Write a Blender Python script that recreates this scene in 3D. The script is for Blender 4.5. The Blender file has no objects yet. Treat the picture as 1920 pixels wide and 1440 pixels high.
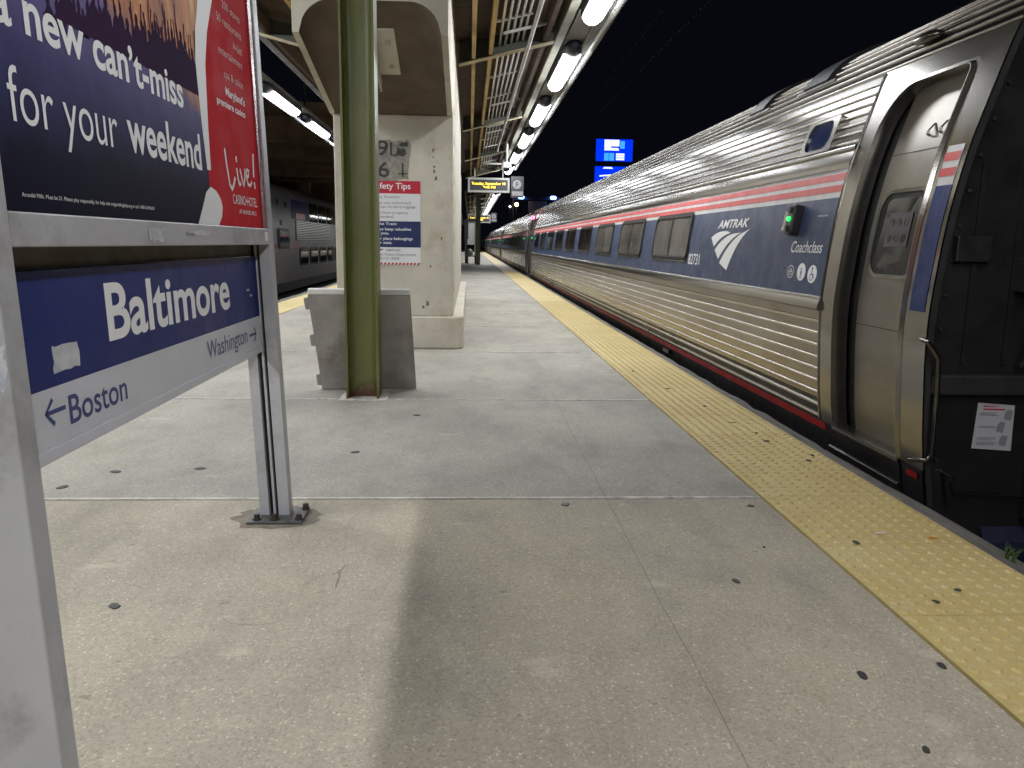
import bpy, math, random
import numpy as np
from mathutils import Vector, Matrix
random.seed(7)
S = bpy.context.scene
COL = S.collection

# ------------------------------------------------------------------ camera
CAMZ = 1.16
cam_d = bpy.data.cameras.new('camera')
cam_d.sensor_width = 36.0
cam_d.lens = 1490.0 / 1920.0 * 36.0
cam_d.clip_start = 0.05
cam_d.clip_end = 2000
cam = bpy.data.objects.new('camera', cam_d)
COL.objects.link(cam)
v = Vector((-80.0, 265.0, -1490.0)).normalized()      # platform direction in camera axes
u = Vector((math.sin(.005), math.cos(.005), 0.0)); u -= v * u.dot(v); u.normalize()
xx = v.cross(u)
cam.matrix_world = Matrix.Translation((0, 0, CAMZ)) @ Matrix((xx, v, u)).to_4x4()
S.camera = cam

# ------------------------------------------------------------------ world (night sky)
W = bpy.data.worlds.new('World'); S.world = W; W.use_nodes = True
bg = W.node_tree.nodes['Background']
bg.inputs['Color'].default_value = (0.30, 0.34, 0.60, 1)
bg.inputs['Strength'].default_value = 0.0065

S.view_settings.view_transform = 'Standard'
S.view_settings.look = 'None'
S.view_settings.exposure = 0.12
S.view_settings.gamma = 1.0
S.render.engine = 'CYCLES'
S.cycles.use_denoising = True
S.cycles.max_bounces = 6
S.cycles.diffuse_bounces = 4
S.cycles.glossy_bounces = 4
S.cycles.sample_clamp_indirect = 5.0
S.cycles.sample_clamp_direct = 10.0
S.cycles.caustics_reflective = False
LAMP = 59.0            # radiance of the canopy lamps

# ------------------------------------------------------------------ material helpers
def new_mat(name):
    m = bpy.data.materials.new(name); m.use_nodes = True
    nt = m.node_tree
    return m, nt, nt.nodes['Principled BSDF']

def N(nt, typ, **kw):
    n = nt.nodes.new(typ)
    for k, val in kw.items():
        if k in n.inputs: n.inputs[k].default_value = val
        else: setattr(n, k, val)
    return n

def c4(c): return (c[0], c[1], c[2], 1)

def coords(nt, scale=(1, 1, 1), loc=(0, 0, 0)):
    t = N(nt, 'ShaderNodeTexCoord')
    mp = N(nt, 'ShaderNodeMapping'); mp.inputs['Scale'].default_value = scale; mp.inputs['Location'].default_value = loc
    nt.links.new(t.outputs['Object'], mp.inputs['Vector'])
    return mp.outputs['Vector']

def noise(nt, scale, detail=5, rough=.6, vec=None, stretch=(1, 1, 1), loc=(0, 0, 0)):
    n = N(nt, 'ShaderNodeTexNoise'); n.inputs['Scale'].default_value = scale
    n.inputs['Detail'].default_value = detail; n.inputs['Roughness'].default_value = rough
    nt.links.new(vec or coords(nt, stretch, loc), n.inputs['Vector'])
    return n.outputs['Fac']

def ramp(nt, fac, stops):
    r = N(nt, 'ShaderNodeValToRGB')
    el = r.color_ramp.elements
    while len(el) < len(stops): el.new(.5)
    for e, (p, c) in zip(el, stops):
        e.position = p; e.color = c4(c) if hasattr(c, '__len__') else (c, c, c, 1)
    nt.links.new(fac, r.inputs['Fac'])
    return r.outputs['Color']

def mixc(nt, fac, a, b, mode='MIX'):
    n = N(nt, 'ShaderNodeMix', data_type='RGBA', blend_type=mode)
    for sock, val in ((0, fac), (6, a), (7, b)):
        if hasattr(val, 'links') or hasattr(val, 'is_output'): nt.links.new(val, n.inputs[sock])
        elif sock == 0: n.inputs[0].default_value = val
        else: n.inputs[sock].default_value = c4(val)
    return n.outputs[2]

def bump(nt, bs, h, strength=.2, dist=.01):
    b = N(nt, 'ShaderNodeBump'); b.inputs['Strength'].default_value = strength; b.inputs['Distance'].default_value = dist
    nt.links.new(h, b.inputs['Height']); nt.links.new(b.outputs['Normal'], bs.inputs['Normal'])

def simple(name, col, rough=.5, metal=0.0, var=.25, scale=6, bmp=0.0, dirt=None, spec=.5, stretch=(1, 1, 1)):
    """paint or metal with worn, uneven colour"""
    m, nt, bs = new_mat(name)
    lo = tuple(max(0, c * (1 - var)) for c in col); hi = tuple(min(1, c * (1 + var * .6)) for c in col)
    f = noise(nt, scale, 6, .65, stretch=stretch)
    c = ramp(nt, f, [(.3, lo), (.7, hi)])
    if dirt:
        f2 = noise(nt, scale * .6 + 1.3, 8, .75, stretch=stretch, loc=(3.1, 1.7, .4))
        k = ramp(nt, f2, [(.52, 0.0), (.72, 1.0)])
        c = mixc(nt, k, c, dirt)
    nt.links.new(c, bs.inputs['Base Color'])
    r = ramp(nt, noise(nt, scale * 2.3, 4, .6, stretch=stretch), [(.3, rough * .8), (.7, min(1, rough * 1.25))])
    nt.links.new(r, bs.inputs['Roughness'])
    bs.inputs['Metallic'].default_value = metal
    bs.inputs['Specular IOR Level'].default_value = spec
    if bmp: bump(nt, bs, noise(nt, scale * 5, 6, .7), bmp, .01)
    return m

def glow(name, col, strength):
    m, nt, bs = new_mat(name)
    bs.inputs['Base Color'].default_value = c4((.05, .05, .05))
    bs.inputs['Emission Color'].default_value = c4(col)
    bs.inputs['Emission Strength'].default_value = strength
    return m

def flat(name, col, rough=.5, metal=0.0, spec=.5):
    m, nt, bs = new_mat(name); bs.inputs['Specular IOR Level'].default_value = spec
    bs.inputs['Base Color'].default_value = c4(col); bs.inputs['Roughness'].default_value = rough
    bs.inputs['Metallic'].default_value = metal
    return m

# ---- concrete floor
def mat_concrete():
    m, nt, bs = new_mat('platform_concrete')
    big = ramp(nt, noise(nt, .55, 6, .62), [(.33, (.31, .289, .25)), (.5, (.375, .35, .298)), (.68, (.44, .405, .33))])
    # broad trodden smears
    sm = ramp(nt, noise(nt, 2.2, 8, .7, stretch=(1.3, .55, 1), loc=(4, 2, 0)), [(.32, .80), (.52, 1.0), (.7, 1.08)])
    c = mixc(nt, 1.0, big, sm, 'MULTIPLY')
    # aggregate speckle
    vor = N(nt, 'ShaderNodeTexVoronoi'); vor.inputs['Scale'].default_value = 170
    nt.links.new(coords(nt), vor.inputs['Vector'])
    sp = ramp(nt, vor.outputs['Color'], [(.0, .55), (.3, .92), (.8, 1.04), (.96, 1.75)])
    c = mixc(nt, .75, c, sp, 'MULTIPLY')
    fine = ramp(nt, noise(nt, 60, 6, .8), [(.3, .8), (.7, 1.16)])
    c = mixc(nt, .8, c, fine, 'MULTIPLY')
    # ochre / rust blotches
    ru = ramp(nt, noise(nt, 3.4, 9, .75, loc=(9, 3, 1)), [(.60, 0.0), (.76, .45)])
    c = mixc(nt, ru, c, (.40, .31, .17))
    # small dark scuffs
    sc = ramp(nt, noise(nt, 13, 4, .55, stretch=(1, 1.9, 1), loc=(2, 8, 0)), [(.67, 0.0), (.72, .55)])
    c = mixc(nt, sc, c, (.17, .155, .13))
    # pale worn smears
    pw = ramp(nt, noise(nt, 5.2, 3, .5, stretch=(.8, 1.5, 1), loc=(7, 1, 2)), [(.66, 0.0), (.74, .35)])
    c = mixc(nt, pw, c, (.56, .53, .46))
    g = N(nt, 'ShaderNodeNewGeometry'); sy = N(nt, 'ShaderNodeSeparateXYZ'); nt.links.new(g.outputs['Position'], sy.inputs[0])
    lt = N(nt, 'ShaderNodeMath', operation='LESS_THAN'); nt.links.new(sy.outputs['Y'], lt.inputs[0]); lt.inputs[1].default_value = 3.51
    c = mixc(nt, lt.outputs[0], c, mixc(nt, 1.0, c, (1.12, 1.07, .97), 'MULTIPLY'))       # slabs nearer than the joint lighter and yellower
    nt.links.new(c, bs.inputs['Base Color'])
    bs.inputs['Roughness'].default_value = .78
    bs.inputs['Specular IOR Level'].default_value = .35
    add = N(nt, 'ShaderNodeMath', operation='ADD')
    nt.links.new(noise(nt, 95, 5, .75), add.inputs[0]); nt.links.new(noise(nt, 7, 5, .6), add.inputs[1])
    bump(nt, bs, add.outputs[0], .35, .006)
    return m

def mat_yellow():
    m, nt, bs = new_mat('tactile_yellow')
    c = ramp(nt, noise(nt, 1.1, 6, .7), [(.3, (.48, .355, .12)), (.55, (.56, .435, .165)), (.75, (.62, .52, .25))])
    d = ramp(nt, noise(nt, 16, 8, .8, loc=(3, 3, 3)), [(.45, 0.0), (.75, .55)])
    c = mixc(nt, d, c, (.42, .33, .2))
    p = ramp(nt, noise(nt, 40, 4, .7, loc=(1, 5, 3)), [(.50, 0.0), (.75, .60)])
    c = mixc(nt, p, c, (.66, .57, .40))
    nt.links.new(c, bs.inputs['Base Color']); bs.inputs['Roughness'].default_value = .62
    bump(nt, bs, noise(nt, 80, 5, .7), .25, .004)
    return m

def mat_steel(name='fluted_steel', base=(.60, .57, .52), dirt=(.30, .22, .12), dk=.5, rough=.27, bmp=.06):
    m, nt, bs = new_mat(name)
    f = noise(nt, 1.0, 7, .7, stretch=(1, .5, 3))
    c = ramp(nt, f, [(.3, tuple(x * .72 for x in base)), (.7, base)])
    d = ramp(nt, noise(nt, 2.2, 9, .72, stretch=(1, .8, 1.6), loc=(2, 5, 1)), [(.45, 0.0), (.75, dk)])
    c = mixc(nt, d, c, dirt)
    nt.links.new(c, bs.inputs['Base Color'])
    bs.inputs['Metallic'].default_value = .92
    r = ramp(nt, noise(nt, .9, 2, .5, stretch=(1, .5, 1)), [(.3, rough * .93), (.7, rough * 1.1)])
    nt.links.new(r, bs.inputs['Roughness'])
    if bmp: bump(nt, bs, noise(nt, 1.3, 1, .4), bmp, .01)
    return m

def mat_carpaint(name, col, rough=.24):
    m, nt, bs = new_mat(name)
    f = noise(nt, 2.6, 6, .7, stretch=(1, 2.2, .35))
    c = ramp(nt, f, [(.3, tuple(x * .8 for x in col)), (.7, tuple(x * 1.12 for x in col))])
    d = ramp(nt, noise(nt, 7, 8, .75, stretch=(1, 1.6, .5)), [(.5, 0.0), (.8, .22)])
    c = mixc(nt, d, c, (.30, .28, .26))
    nt.links.new(c, bs.inputs['Base Color'])
    r = ramp(nt, noise(nt, 6, 6, .7), [(.3, rough * .8), (.7, rough * 1.7)])
    nt.links.new(r, bs.inputs['Roughness'])
    bump(nt, bs, noise(nt, 1.7, 2, .5), .10, .012)
    return m

M = {}
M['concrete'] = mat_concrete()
M['yellow'] = mat_yellow()
M['joint'] = simple('joint_filler', (.10, .09, .08), .9, var=.4, scale=20)
M['caulk'] = simple('pale_joint_caulk', (.66, .63, .56), .85, var=.35, scale=14, dirt=(.2, .18, .15))
M['timber'] = simple('weathered_timber', (.15, .14, .12), .88, var=.45, scale=5, bmp=.5, dirt=(.06, .055, .05), stretch=(3, .5, 3))
M['ballast'] = simple('dark_ballast', (.035, .032, .03), .95, var=.6, scale=9, bmp=.8)
M['crack'] = simple('floor_hairline', (.26, .24, .20), .9, var=.4, scale=30)
M['gum'] = simple('black_gum', (.042, .040, .038), .6, var=.3, scale=30)
M['steel'] = mat_steel()
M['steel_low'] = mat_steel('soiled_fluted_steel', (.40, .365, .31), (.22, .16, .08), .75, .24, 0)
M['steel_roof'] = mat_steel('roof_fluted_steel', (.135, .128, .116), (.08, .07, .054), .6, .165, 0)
M['steel_door'] = mat_steel('door_steel', (.33, .315, .285), (.21, .17, .11), .6, .36, .01)
M['steel_bright'] = mat_steel('bright_trim_steel', (.36, .345, .32), (.21, .18, .13), .5, .18, .03)
M['blue'] = mat_carpaint('car_blue', (.032, .055, .128), .34)
M['white'] = mat_carpaint('car_white', (.62, .62, .62), .3)
M['red'] = mat_carpaint('car_red', (.62, .065, .06), .3)
M['skirt'] = simple('skirt_black', (.016, .015, .018), .45, var=.4, scale=3)
M['skirt_red'] = simple('skirt_red', (.30, .008, .012), .4, var=.2, scale=3)
M['rubber'] = simple('black_rubber', (.012, .012, .012), .6, var=.3, scale=6)
M['end'] = simple('car_end_black', (.0125, .012, .0115), .42, var=.45, scale=2.5, bmp=.1)
M['end_ledge'] = simple('car_end_ledge', (.024, .024, .025), .5, var=.3, scale=4)
M['glass'] = flat('tinted_window_glass', (.014, .014, .016), .05)
M['letter'] = flat('white_vinyl', (.90, .90, .90), .5, spec=.3)
M['signblue'] = simple('sign_blue', (.0035, .017, .15), .42, spec=.22, var=.16, scale=3)
M['signgrey'] = simple('sign_grey', (.62, .63, .68), .4, var=.10, scale=4)
M['signletterblue'] = flat('blue_vinyl', (.025, .05, .19), .4)
M['alu'] = simple('grey_aluminium', (.46, .46, .475), .42, metal=.1, var=.14, scale=2.5, dirt=(.27, .265, .255))
M['alu_dark'] = simple('dark_slot', (.012, .012, .013), .6)
M['bolt'] = simple('rusty_bolt', (.07, .05, .04), .6, metal=.4, var=.5, scale=40)
M['baseplate'] = simple('weathered_base_plate', (.12, .12, .12), .5, metal=.5, var=.5, scale=18, dirt=(.05, .035, .025))
M['grime'] = simple('grime_ring', (.20, .17, .13), .9, var=.4, scale=12)
M['cream'] = simple('cream_concrete_paint', (.60, .56, .46), .75, var=.16, scale=1.6, bmp=.15, dirt=(.44, .38, .28))
M['soffit'] = simple('brown_soffit', (.135, .10, .065), .85, var=.25, scale=2, bmp=.2)  # brown stain with the soffit's shade put into the base colour
M['stencil'] = simple('faded_black_paint', (.07, .068, .065), .8, var=.5, scale=18)
M['patch'] = simple('worn_grey_patch', (.30, .28, .24), .85, var=.35, scale=16, dirt=(.5, .46, .38))
M['patch2'] = simple('worn_brown_chip', (.20, .17, .13), .85, var=.5, scale=20)
M['sred'] = flat('notice_red', (.52, .012, .035), .35)
M['swhite'] = flat('notice_white', (.78, .78, .78), .35)
M['snavy'] = flat('notice_navy', (.012, .022, .11), .35)
M['sgrey'] = flat('notice_grey_ink', (.22, .22, .24), .4)
M['sblack'] = flat('black_ink', (.02, .02, .025), .4)
M['board'] = simple('galvanised_panel', (.36, .335, .305), .55, metal=.3, var=.3, scale=3.5, dirt=(.2, .17, .14))
M['boardtop'] = simple('pale_panel_edge', (.66, .65, .62), .5, var=.12, scale=8)
M['beam'] = simple('lit_flange_steel', (.46, .40, .24), .6, var=.25, scale=3, dirt=(.25, .17, .08))  # flange paler than its web: light from below put into the colour
M['web'] = simple('canopy_dark_green_steel', (.045, .05, .035), .6, var=.3, scale=3)
M['joist'] = simple('amber_timber_joist', (.42, .28, .085), .6, var=.4, scale=2.2, dirt=(.2, .1, .035), stretch=(2, .5, 2))
M['deck'] = simple('brown_roof_boards', (.055, .030, .017), .75, var=.5, scale=3, stretch=(1, 5, 1))
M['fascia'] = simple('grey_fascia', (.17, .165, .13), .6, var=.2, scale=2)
M['fasciadim'] = simple('dim_side_fascia', (.07, .065, .055), .7, var=.3, scale=2)  # left fascia darker: its weaker lamp light put into the colour
M['race'] = simple('grey_lamp_rail', (.20, .20, .185), .5, metal=.2, var=.15, scale=3)
M['pipe'] = simple('galvanised_pipe', (.34, .34, .32), .38, metal=.6, var=.2, scale=4)
M['lampcap'] = simple('dark_lamp_cap', (.012, .014, .03), .4)
M['lens'] = glow('lamp_lens', (.93, .96, 1.0), LAMP)
M['lampbody'] = simple('dark_lamp_body', (.05, .05, .055), .5)
M['wire'] = simple('dull_black_wire', (.006, .006, .006), .9)
M['lens_dimmed'] = glow('dimmed_lamp_lens', (.95, .96, 1.0), LAMP * .55)  # same lens turned down to keep the foreground shadow strong
M['black'] = simple('black_housing', (.015, .015, .016), .45)
M['housing'] = simple('grey_housing', (.26, .26, .24), .5, var=.15)
M['amber'] = glow('amber_led', (1.0, .62, .02), 3.0)
M['green'] = glow('green_led', (.004, 1.0, .07), 5.0)
M['redled'] = glow('red_marker_glow', (1.0, .03, .12), 12.0)
M['bluelamp'] = glow('blue_lamp_glow', (.10, .25, 1.0), 40.0)
M['orangelamp'] = glow('orange_lamp_glow', (1.0, .55, .22), 14.0)
M['whitelamp'] = glow('white_lamp_glow', (1.0, .95, .85), 10.0)
M['bbblue'] = glow('billboard_blue', (.0, .03, .85), 1.15)
M['bbwhite'] = glow('billboard_white', (.75, .85, 1.0), 1.3)
M['bbcyan'] = glow('billboard_cyan', (.06, .42, .95), 1.0)
M['backstrip'] = simple('grey_brown_strip', (.15, .135, .105), .7, var=.3, scale=6)  # grey-brown strip filling the gap above the name panel
M['dimgrey'] = flat('dim_grey_disc', (.17, .165, .16), .6)
M['dark'] = simple('dark_steel', (.03, .03, .033), .6)
M['marc'] = simple('brushed_grey_car', (.27, .25, .225), .5, metal=0, var=.18, scale=1.5)
M['marcsilver'] = simple('louvre_silver', (.62, .60, .54), .35, metal=.6, var=.2)
M['marcblue'] = flat('marc_blue', (.02, .03, .12), .5, spec=.15)
M['marcorange'] = flat('marc_orange', (.65, .10, .02), .4)
M['girder'] = simple('brown_bridge_girder', (.50, .39, .26), .8, var=.4, scale=.8)
M['grass'] = simple('weed_green', (.07, .13, .03), .6, var=.3, scale=20)
M['placard'] = flat('placard_white', (.42, .42, .44), .45)
M['orangebutt'] = flat('orange_litter', (.55, .20, .03), .7)
M['whitebutt'] = flat('white_litter', (.62, .58, .52), .7)
M['tape'] = simple('pale_sticker', (.60, .60, .62), .6, var=.2, scale=25, dirt=(.3, .32, .42))

def mat_column():
    m, nt, bs = new_mat('olive_green_paint')
    c = ramp(nt, noise(nt, 2.4, 7, .7, stretch=(2, 2, .5)), [(.3, (.10, .11, .03)), (.7, (.18, .19, .062))])
    g = N(nt, 'ShaderNodeNewGeometry'); sx = N(nt, 'ShaderNodeSeparateXYZ'); nt.links.new(g.outputs['Position'], sx.inputs[0])
    n2 = noise(nt, 14, 7, .75)
    a = N(nt, 'ShaderNodeMath', operation='MULTIPLY_ADD'); nt.links.new(n2, a.inputs[0]); a.inputs[1].default_value = .55; nt.links.new(sx.outputs['Z'], a.inputs[2])
    k = ramp(nt, a.outputs[0], [(.30, 1.0), (.42, 0.0)])
    c = mixc(nt, k, c, (.085, .035, .015))
    ch = ramp(nt, noise(nt, 7, 8, .7, stretch=(1.5, 1.5, .6), loc=(1, 2, 3)), [(.66, 0.0), (.70, .8)])
    c = mixc(nt, ch, c, (.07, .06, .03))
    nt.links.new(c, bs.inputs['Base Color']); bs.inputs['Roughness'].default_value = .38
    return m
M['olive'] = mat_column()

def mat_poster():
    """night-club photograph printed on the poster: dark navy, violet haze with lamp glare painted in, amber stage"""
    m, nt, bs = new_mat('poster_print')
    t = N(nt, 'ShaderNodeTexCoord'); sx = N(nt, 'ShaderNodeSeparateXYZ'); nt.links.new(t.outputs['Object'], sx.inputs[0])      # object origin: foot of the sign
    n1 = noise(nt, 3.5, 6, .65, stretch=(1, 1, .6))
    a = N(nt, 'ShaderNodeMath', operation='MULTIPLY_ADD'); nt.links.new(n1, a.inputs[0]); a.inputs[1].default_value = .30; nt.links.new(sx.outputs['Z'], a.inputs[2])
    base = ramp(nt, a.outputs[0], [(0.0, (.004, .004, .012))])
    mr = N(nt, 'ShaderNodeMapRange'); mr.inputs['From Min'].default_value = 1.2; mr.inputs['From Max'].default_value = 2.25
    nt.links.new(a.outputs[0], mr.inputs['Value'])
    base = ramp(nt, mr.outputs[0], [(.0, (.003, .003, .010)), (.25, (.006, .006, .022)), (.40, (.035, .035, .13)), (.56, (.12, .09, .27)), (.8, (.16, .06, .12))])  # paler violet upwards carries the lamp reflection in its colour
    # amber stage towards the upper middle
    b = N(nt, 'ShaderNodeMath', operation='MULTIPLY_ADD'); nt.links.new(sx.outputs['Y'], b.inputs[0]); b.inputs[1].default_value = .20; nt.links.new(a.outputs[0], b.inputs[2])
    mr2 = N(nt, 'ShaderNodeMapRange'); mr2.inputs['From Min'].default_value = 1.70; mr2.inputs['From Max'].default_value = 1.92
    nt.links.new(b.outputs[0], mr2.inputs['Value'])
    n2 = noise(nt, 5, 5, .6, stretch=(1, 1.8, .5), loc=(2, 1, 6))
    st = ramp(nt, n2, [(.32, (.16, .035, .03)), (.5, (.62, .22, .06)), (.68, (.80, .58, .24))])
    k = ramp(nt, mr2.outputs[0], [(.08, 0.0), (.42, 1.0)])
    c = mixc(nt, k, base, st)
    nt.links.new(c, bs.inputs['Base Color']); bs.inputs['Roughness'].default_value = .42; bs.inputs['Specular IOR Level'].default_value = .02
    return m
M['poster'] = mat_poster()
M['posterred'] = simple('poster_red', (.62, .018, .026), .7, var=.10, scale=2, spec=.05)
M['posterdark'] = flat('poster_crowd', (.045, .022, .060), .75, spec=.03)
M['posterpink'] = flat('poster_pale_pink_ink', (.88, .66, .66), .7, spec=.05)
M['posteredge'] = simple('red_reflection_strip', (.24, .05, .06), .25, var=.15, scale=3)  # red reflection at the poster's edge painted as a strip

# ------------------------------------------------------------------ mesh helpers
class MB:
    def __init__(s): s.v = []; s.f = []; s.marks = []
    def mark(s):
        if not s.marks or s.marks[-1] != (len(s.v), len(s.f)): s.marks.append((len(s.v), len(s.f)))
    def add(s, vs, fs):
        o = len(s.v); s.v += [tuple(p) for p in vs]; s.f += [tuple(i + o for i in f) for f in fs]
        return s
    def box(s, x0, x1, y0, y1, z0, z1):
        vs = [(x, y, z) for x in (x0, x1) for y in (y0, y1) for z in (z0, z1)]
        return s.add(vs, [(0, 1, 3, 2), (4, 6, 7, 5), (0, 4, 5, 1), (2, 3, 7, 6), (0, 2, 6, 4), (1, 5, 7, 3)])
    def hexa(s, b, t):
        """bottom 4 pts and top 4 pts (same winding)"""
        return s.add(list(b) + list(t), [(3, 2, 1, 0), (4, 5, 6, 7)] + [(i, (i + 1) % 4, 4 + (i + 1) % 4, 4 + i) for i in range(4)])
    def poly(s, pts): return s.add(pts, [tuple(range(len(pts)))])
    def prism(s, loop, d):
        n = len(loop); d = Vector(d)
        a = [Vector(p) for p in loop]; b = [p + d for p in a]
        return s.add(a + b, [tuple(range(n - 1, -1, -1)), tuple(range(n, 2 * n))] + [(i, (i + 1) % n, n + (i + 1) % n, n + i) for i in range(n)])
    def grid(s, rows, close=False):
        nr, nc = len(rows), len(rows[0]); vs = [p for r in rows for p in r]; fs = []
        for i in range(nr - 1):
            for j in range(nc if close else nc - 1):
                k = (j + 1) % nc
                fs.append((i * nc + j, i * nc + k, (i + 1) * nc + k, (i + 1) * nc + j))
        return s.add(vs, fs)
    def tube(s, path, r, n=8, cap=True):
        P = [Vector(p) for p in path]; rows = []
        up = Vector((0.13, .21, 1)).normalized(); prev = None
        for i, p in enumerate(P):
            d = ((P[min(i + 1, len(P) - 1)] - p).normalized() + (p - P[max(i - 1, 0)]).normalized())
            d = d.normalized() if d.length > 1e-6 else Vector((0, 0, 1))
            a = prev if prev is not None else (up if abs(d.dot(up)) < .95 else Vector((1, 0, 0)))
            a = (a - d * a.dot(d)).normalized(); prev = a; b = d.cross(a)
            rr = r[i] if hasattr(r, '__len__') else r
            rows.append([p + (a * math.cos(2 * math.pi * k / n) + b * math.sin(2 * math.pi * k / n)) * rr for k in range(n)])
        o = len(s.v); s.grid(rows, True)
        if cap:
            s.f.append(tuple(o + k for k in range(n - 1, -1, -1))); e = o + (len(rows) - 1) * n
            s.f.append(tuple(e + k for k in range(n)))
        return s
    def ribbon(s, pts, w, mp):
        """flat stroke through 2-D points, mapped by mp(u,v)"""
        P = [Vector((p[0], p[1], 0)) for p in pts]; L = []; R = []
        for i, p in enumerate(P):
            d = (P[min(i + 1, len(P) - 1)] - P[max(i - 1, 0)]).normalized(); n = Vector((-d.y, d.x, 0)) * w / 2
            L.append(mp(*(p + n)[:2])); R.append(mp(*(p - n)[:2]))
        o = len(s.v); s.v += [tuple(q) for q in L + R]; m = len(L)
        s.f += [(o + i, o + m + i, o + m + i + 1, o + i + 1) for i in range(m - 1)]
        return s

def wloc(o):
    p = Vector((0, 0, 0))
    while o: p += o.location; o = o.parent
    return p

def obj(name, mb, mat, parent=None, smooth=None, bevel=0.0, loc=None):
    if len(mb.marks) > 1 or (mb.marks and mb.marks[0] != (0, 0)):      # one object for each word or piece
        mk = ([(0, 0)] if mb.marks[0] != (0, 0) else []) + mb.marks + [(len(mb.v), len(mb.f))]; o = None
        for (va, fa), (vb, fb) in zip(mk[:-1], mk[1:]):
            if fb > fa:
                sub = MB(); sub.v = mb.v[va:vb]; sub.f = [tuple(i - va for i in q) for q in mb.f[fa:fb]]
                o = obj(name, sub, mat, parent, smooth, bevel, loc)
        return o
    me = bpy.data.meshes.new(name)
    base = wloc(parent) if parent else (Vector(loc) if loc else Vector((0, 0, 0)))
    me.from_pydata([(p[0] - base.x, p[1] - base.y, p[2] - base.z) for p in mb.v], [], mb.f)
    me.validate(); me.update()
    for mm in (mat if isinstance(mat, (list, tuple)) else [mat]): me.materials.append(mm)
    if smooth is not None:
        me.polygons.foreach_set('use_smooth', [True] * len(me.polygons))
        me.set_sharp_from_angle(angle=math.radians(smooth))
    o = bpy.data.objects.new(name, me); COL.objects.link(o)
    if parent: o.parent = parent
    else: o.location = base
    if bevel:
        b = o.modifiers.new('bevel', 'BEVEL'); b.width = bevel; b.segments = 2; b.limit_method = 'ANGLE'; b.angle_limit = math.radians(40)
    return o

def thing(name, label, cat, loc, group=None):
    o = bpy.data.objects.new(name, None); COL.objects.link(o); o.location = loc
    o.empty_display_size = .2
    return tag(o, label, cat, group)
def tag(o, label, cat, group=None, kind=None):
    if label: o['label'] = label
    if cat: o['category'] = cat
    if group: o['group'] = group
    if kind: o['kind'] = kind
    return o
def struct(o): o['kind'] = 'structure'; return o

_H = {}
def text_geo(txt, bold=0.0, shear=0.0, spacing=1.0):
    cu = bpy.data.curves.new('t', 'FONT'); cu.body = txt; cu.size = 1.0; cu.offset = bold; cu.shear = shear
    cu.space_character = spacing; cu.resolution_u = 6
    o = bpy.data.objects.new('t', cu); COL.objects.link(o)
    dg = bpy.context.evaluated_depsgraph_get(); dg.update()
    me = o.evaluated_get(dg).to_mesh()
    vs = [tuple(p.co) for p in me.vertices]; fs = [tuple(p.vertices) for p in me.polygons]
    o.evaluated_get(dg).to_mesh_clear()
    bpy.data.objects.remove(o); bpy.data.curves.remove(cu)
    return vs, fs
def put_text(mb, txt, u0, u1, base, cap, mp, bold=0.0, shear=0.0, natural=False, align='L', spacing=1.0):
    """write txt from u0 to u1 on the line v=base with capital height cap; mp maps (u,v) to the surface"""
    vs, fs = text_geo(txt, bold, shear, spacing)
    if not vs: return mb
    mb.mark()
    xs = [p[0] for p in vs]; x0, x1 = min(xs), max(xs)
    if 'H' not in _H:
        hv, _ = text_geo('H'); _H['H'] = max(p[1] for p in hv)
    sy = cap / _H['H']
    if natural:
        sx = sy * natural; w = (x1 - x0) * sx
        if align == 'R': u0 = u1 - w
        elif align == 'C': u0 = (u0 + u1) / 2 - w / 2
    else: sx = (u1 - u0) / (x1 - x0)
    mb.add([mp(u0 + (p[0] - x0) * sx, base + p[1] * sy) for p in vs], fs)
    return mb

def rrect(u0, u1, v0, v1, r, n=5):
    pts = []
    for cx, cy, a0 in ((u1 - r, v1 - r, 0), (u0 + r, v1 - r, 90), (u0 + r, v0 + r, 180), (u1 - r, v0 + r, 270)):
        for k in range(n + 1):
            a = math.radians(a0 + 90 * k / n); pts.append((cx + r * math.cos(a), cy + r * math.sin(a)))
    return pts
def ellipse(cu, cv, ru, rv, n=24): return [(cu + ru * math.cos(2 * math.pi * k / n), cv + rv * math.sin(2 * math.pi * k / n)) for k in range(n)]
def ring(mb, outer, inner, mp):
    n = len(outer); o = len(mb.v)
    mb.v += [tuple(mp(*p)) for p in outer] + [tuple(mp(*p)) for p in inner]
    mb.f += [(o + i, o + (i + 1) % n, o + n + (i + 1) % n, o + n + i) for i in range(n)]
def pmap(loop, mp): return [mp(*p) for p in loop]

# ================================================================== GROUND, PLATFORM
XL, XR = -3.77, 2.15
mb = MB(); mb.box(-90, 90, -30, 420, -1.6, -1.25)
struct(obj('track_bed', mb, M['ballast']))
joints = [-6.9, -4.3, -1.7, .95, 3.51, 5.85, 8.5, 11.17, 13.75]
yy = 13.75
while yy < 150: yy += 2.6; joints.append(yy)
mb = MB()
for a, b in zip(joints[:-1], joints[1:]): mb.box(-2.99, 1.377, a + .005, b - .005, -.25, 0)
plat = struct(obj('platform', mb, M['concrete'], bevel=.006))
mb = MB(); mb.box(XL + .02, XR - .14, joints[0], joints[-1], -.5, -.012); mb.box(-3.3, 1.6, joints[0], joints[-1], -1.3, -.5)
obj('platform_base', mb, M['joint'], plat)
mb = MB()
for j in joints[4:12]: mb.box(-2.98, 1.37, j + .006, j + .022, -.004, .0028)
obj('joint_caulk', mb, M['caulk'], plat)

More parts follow.
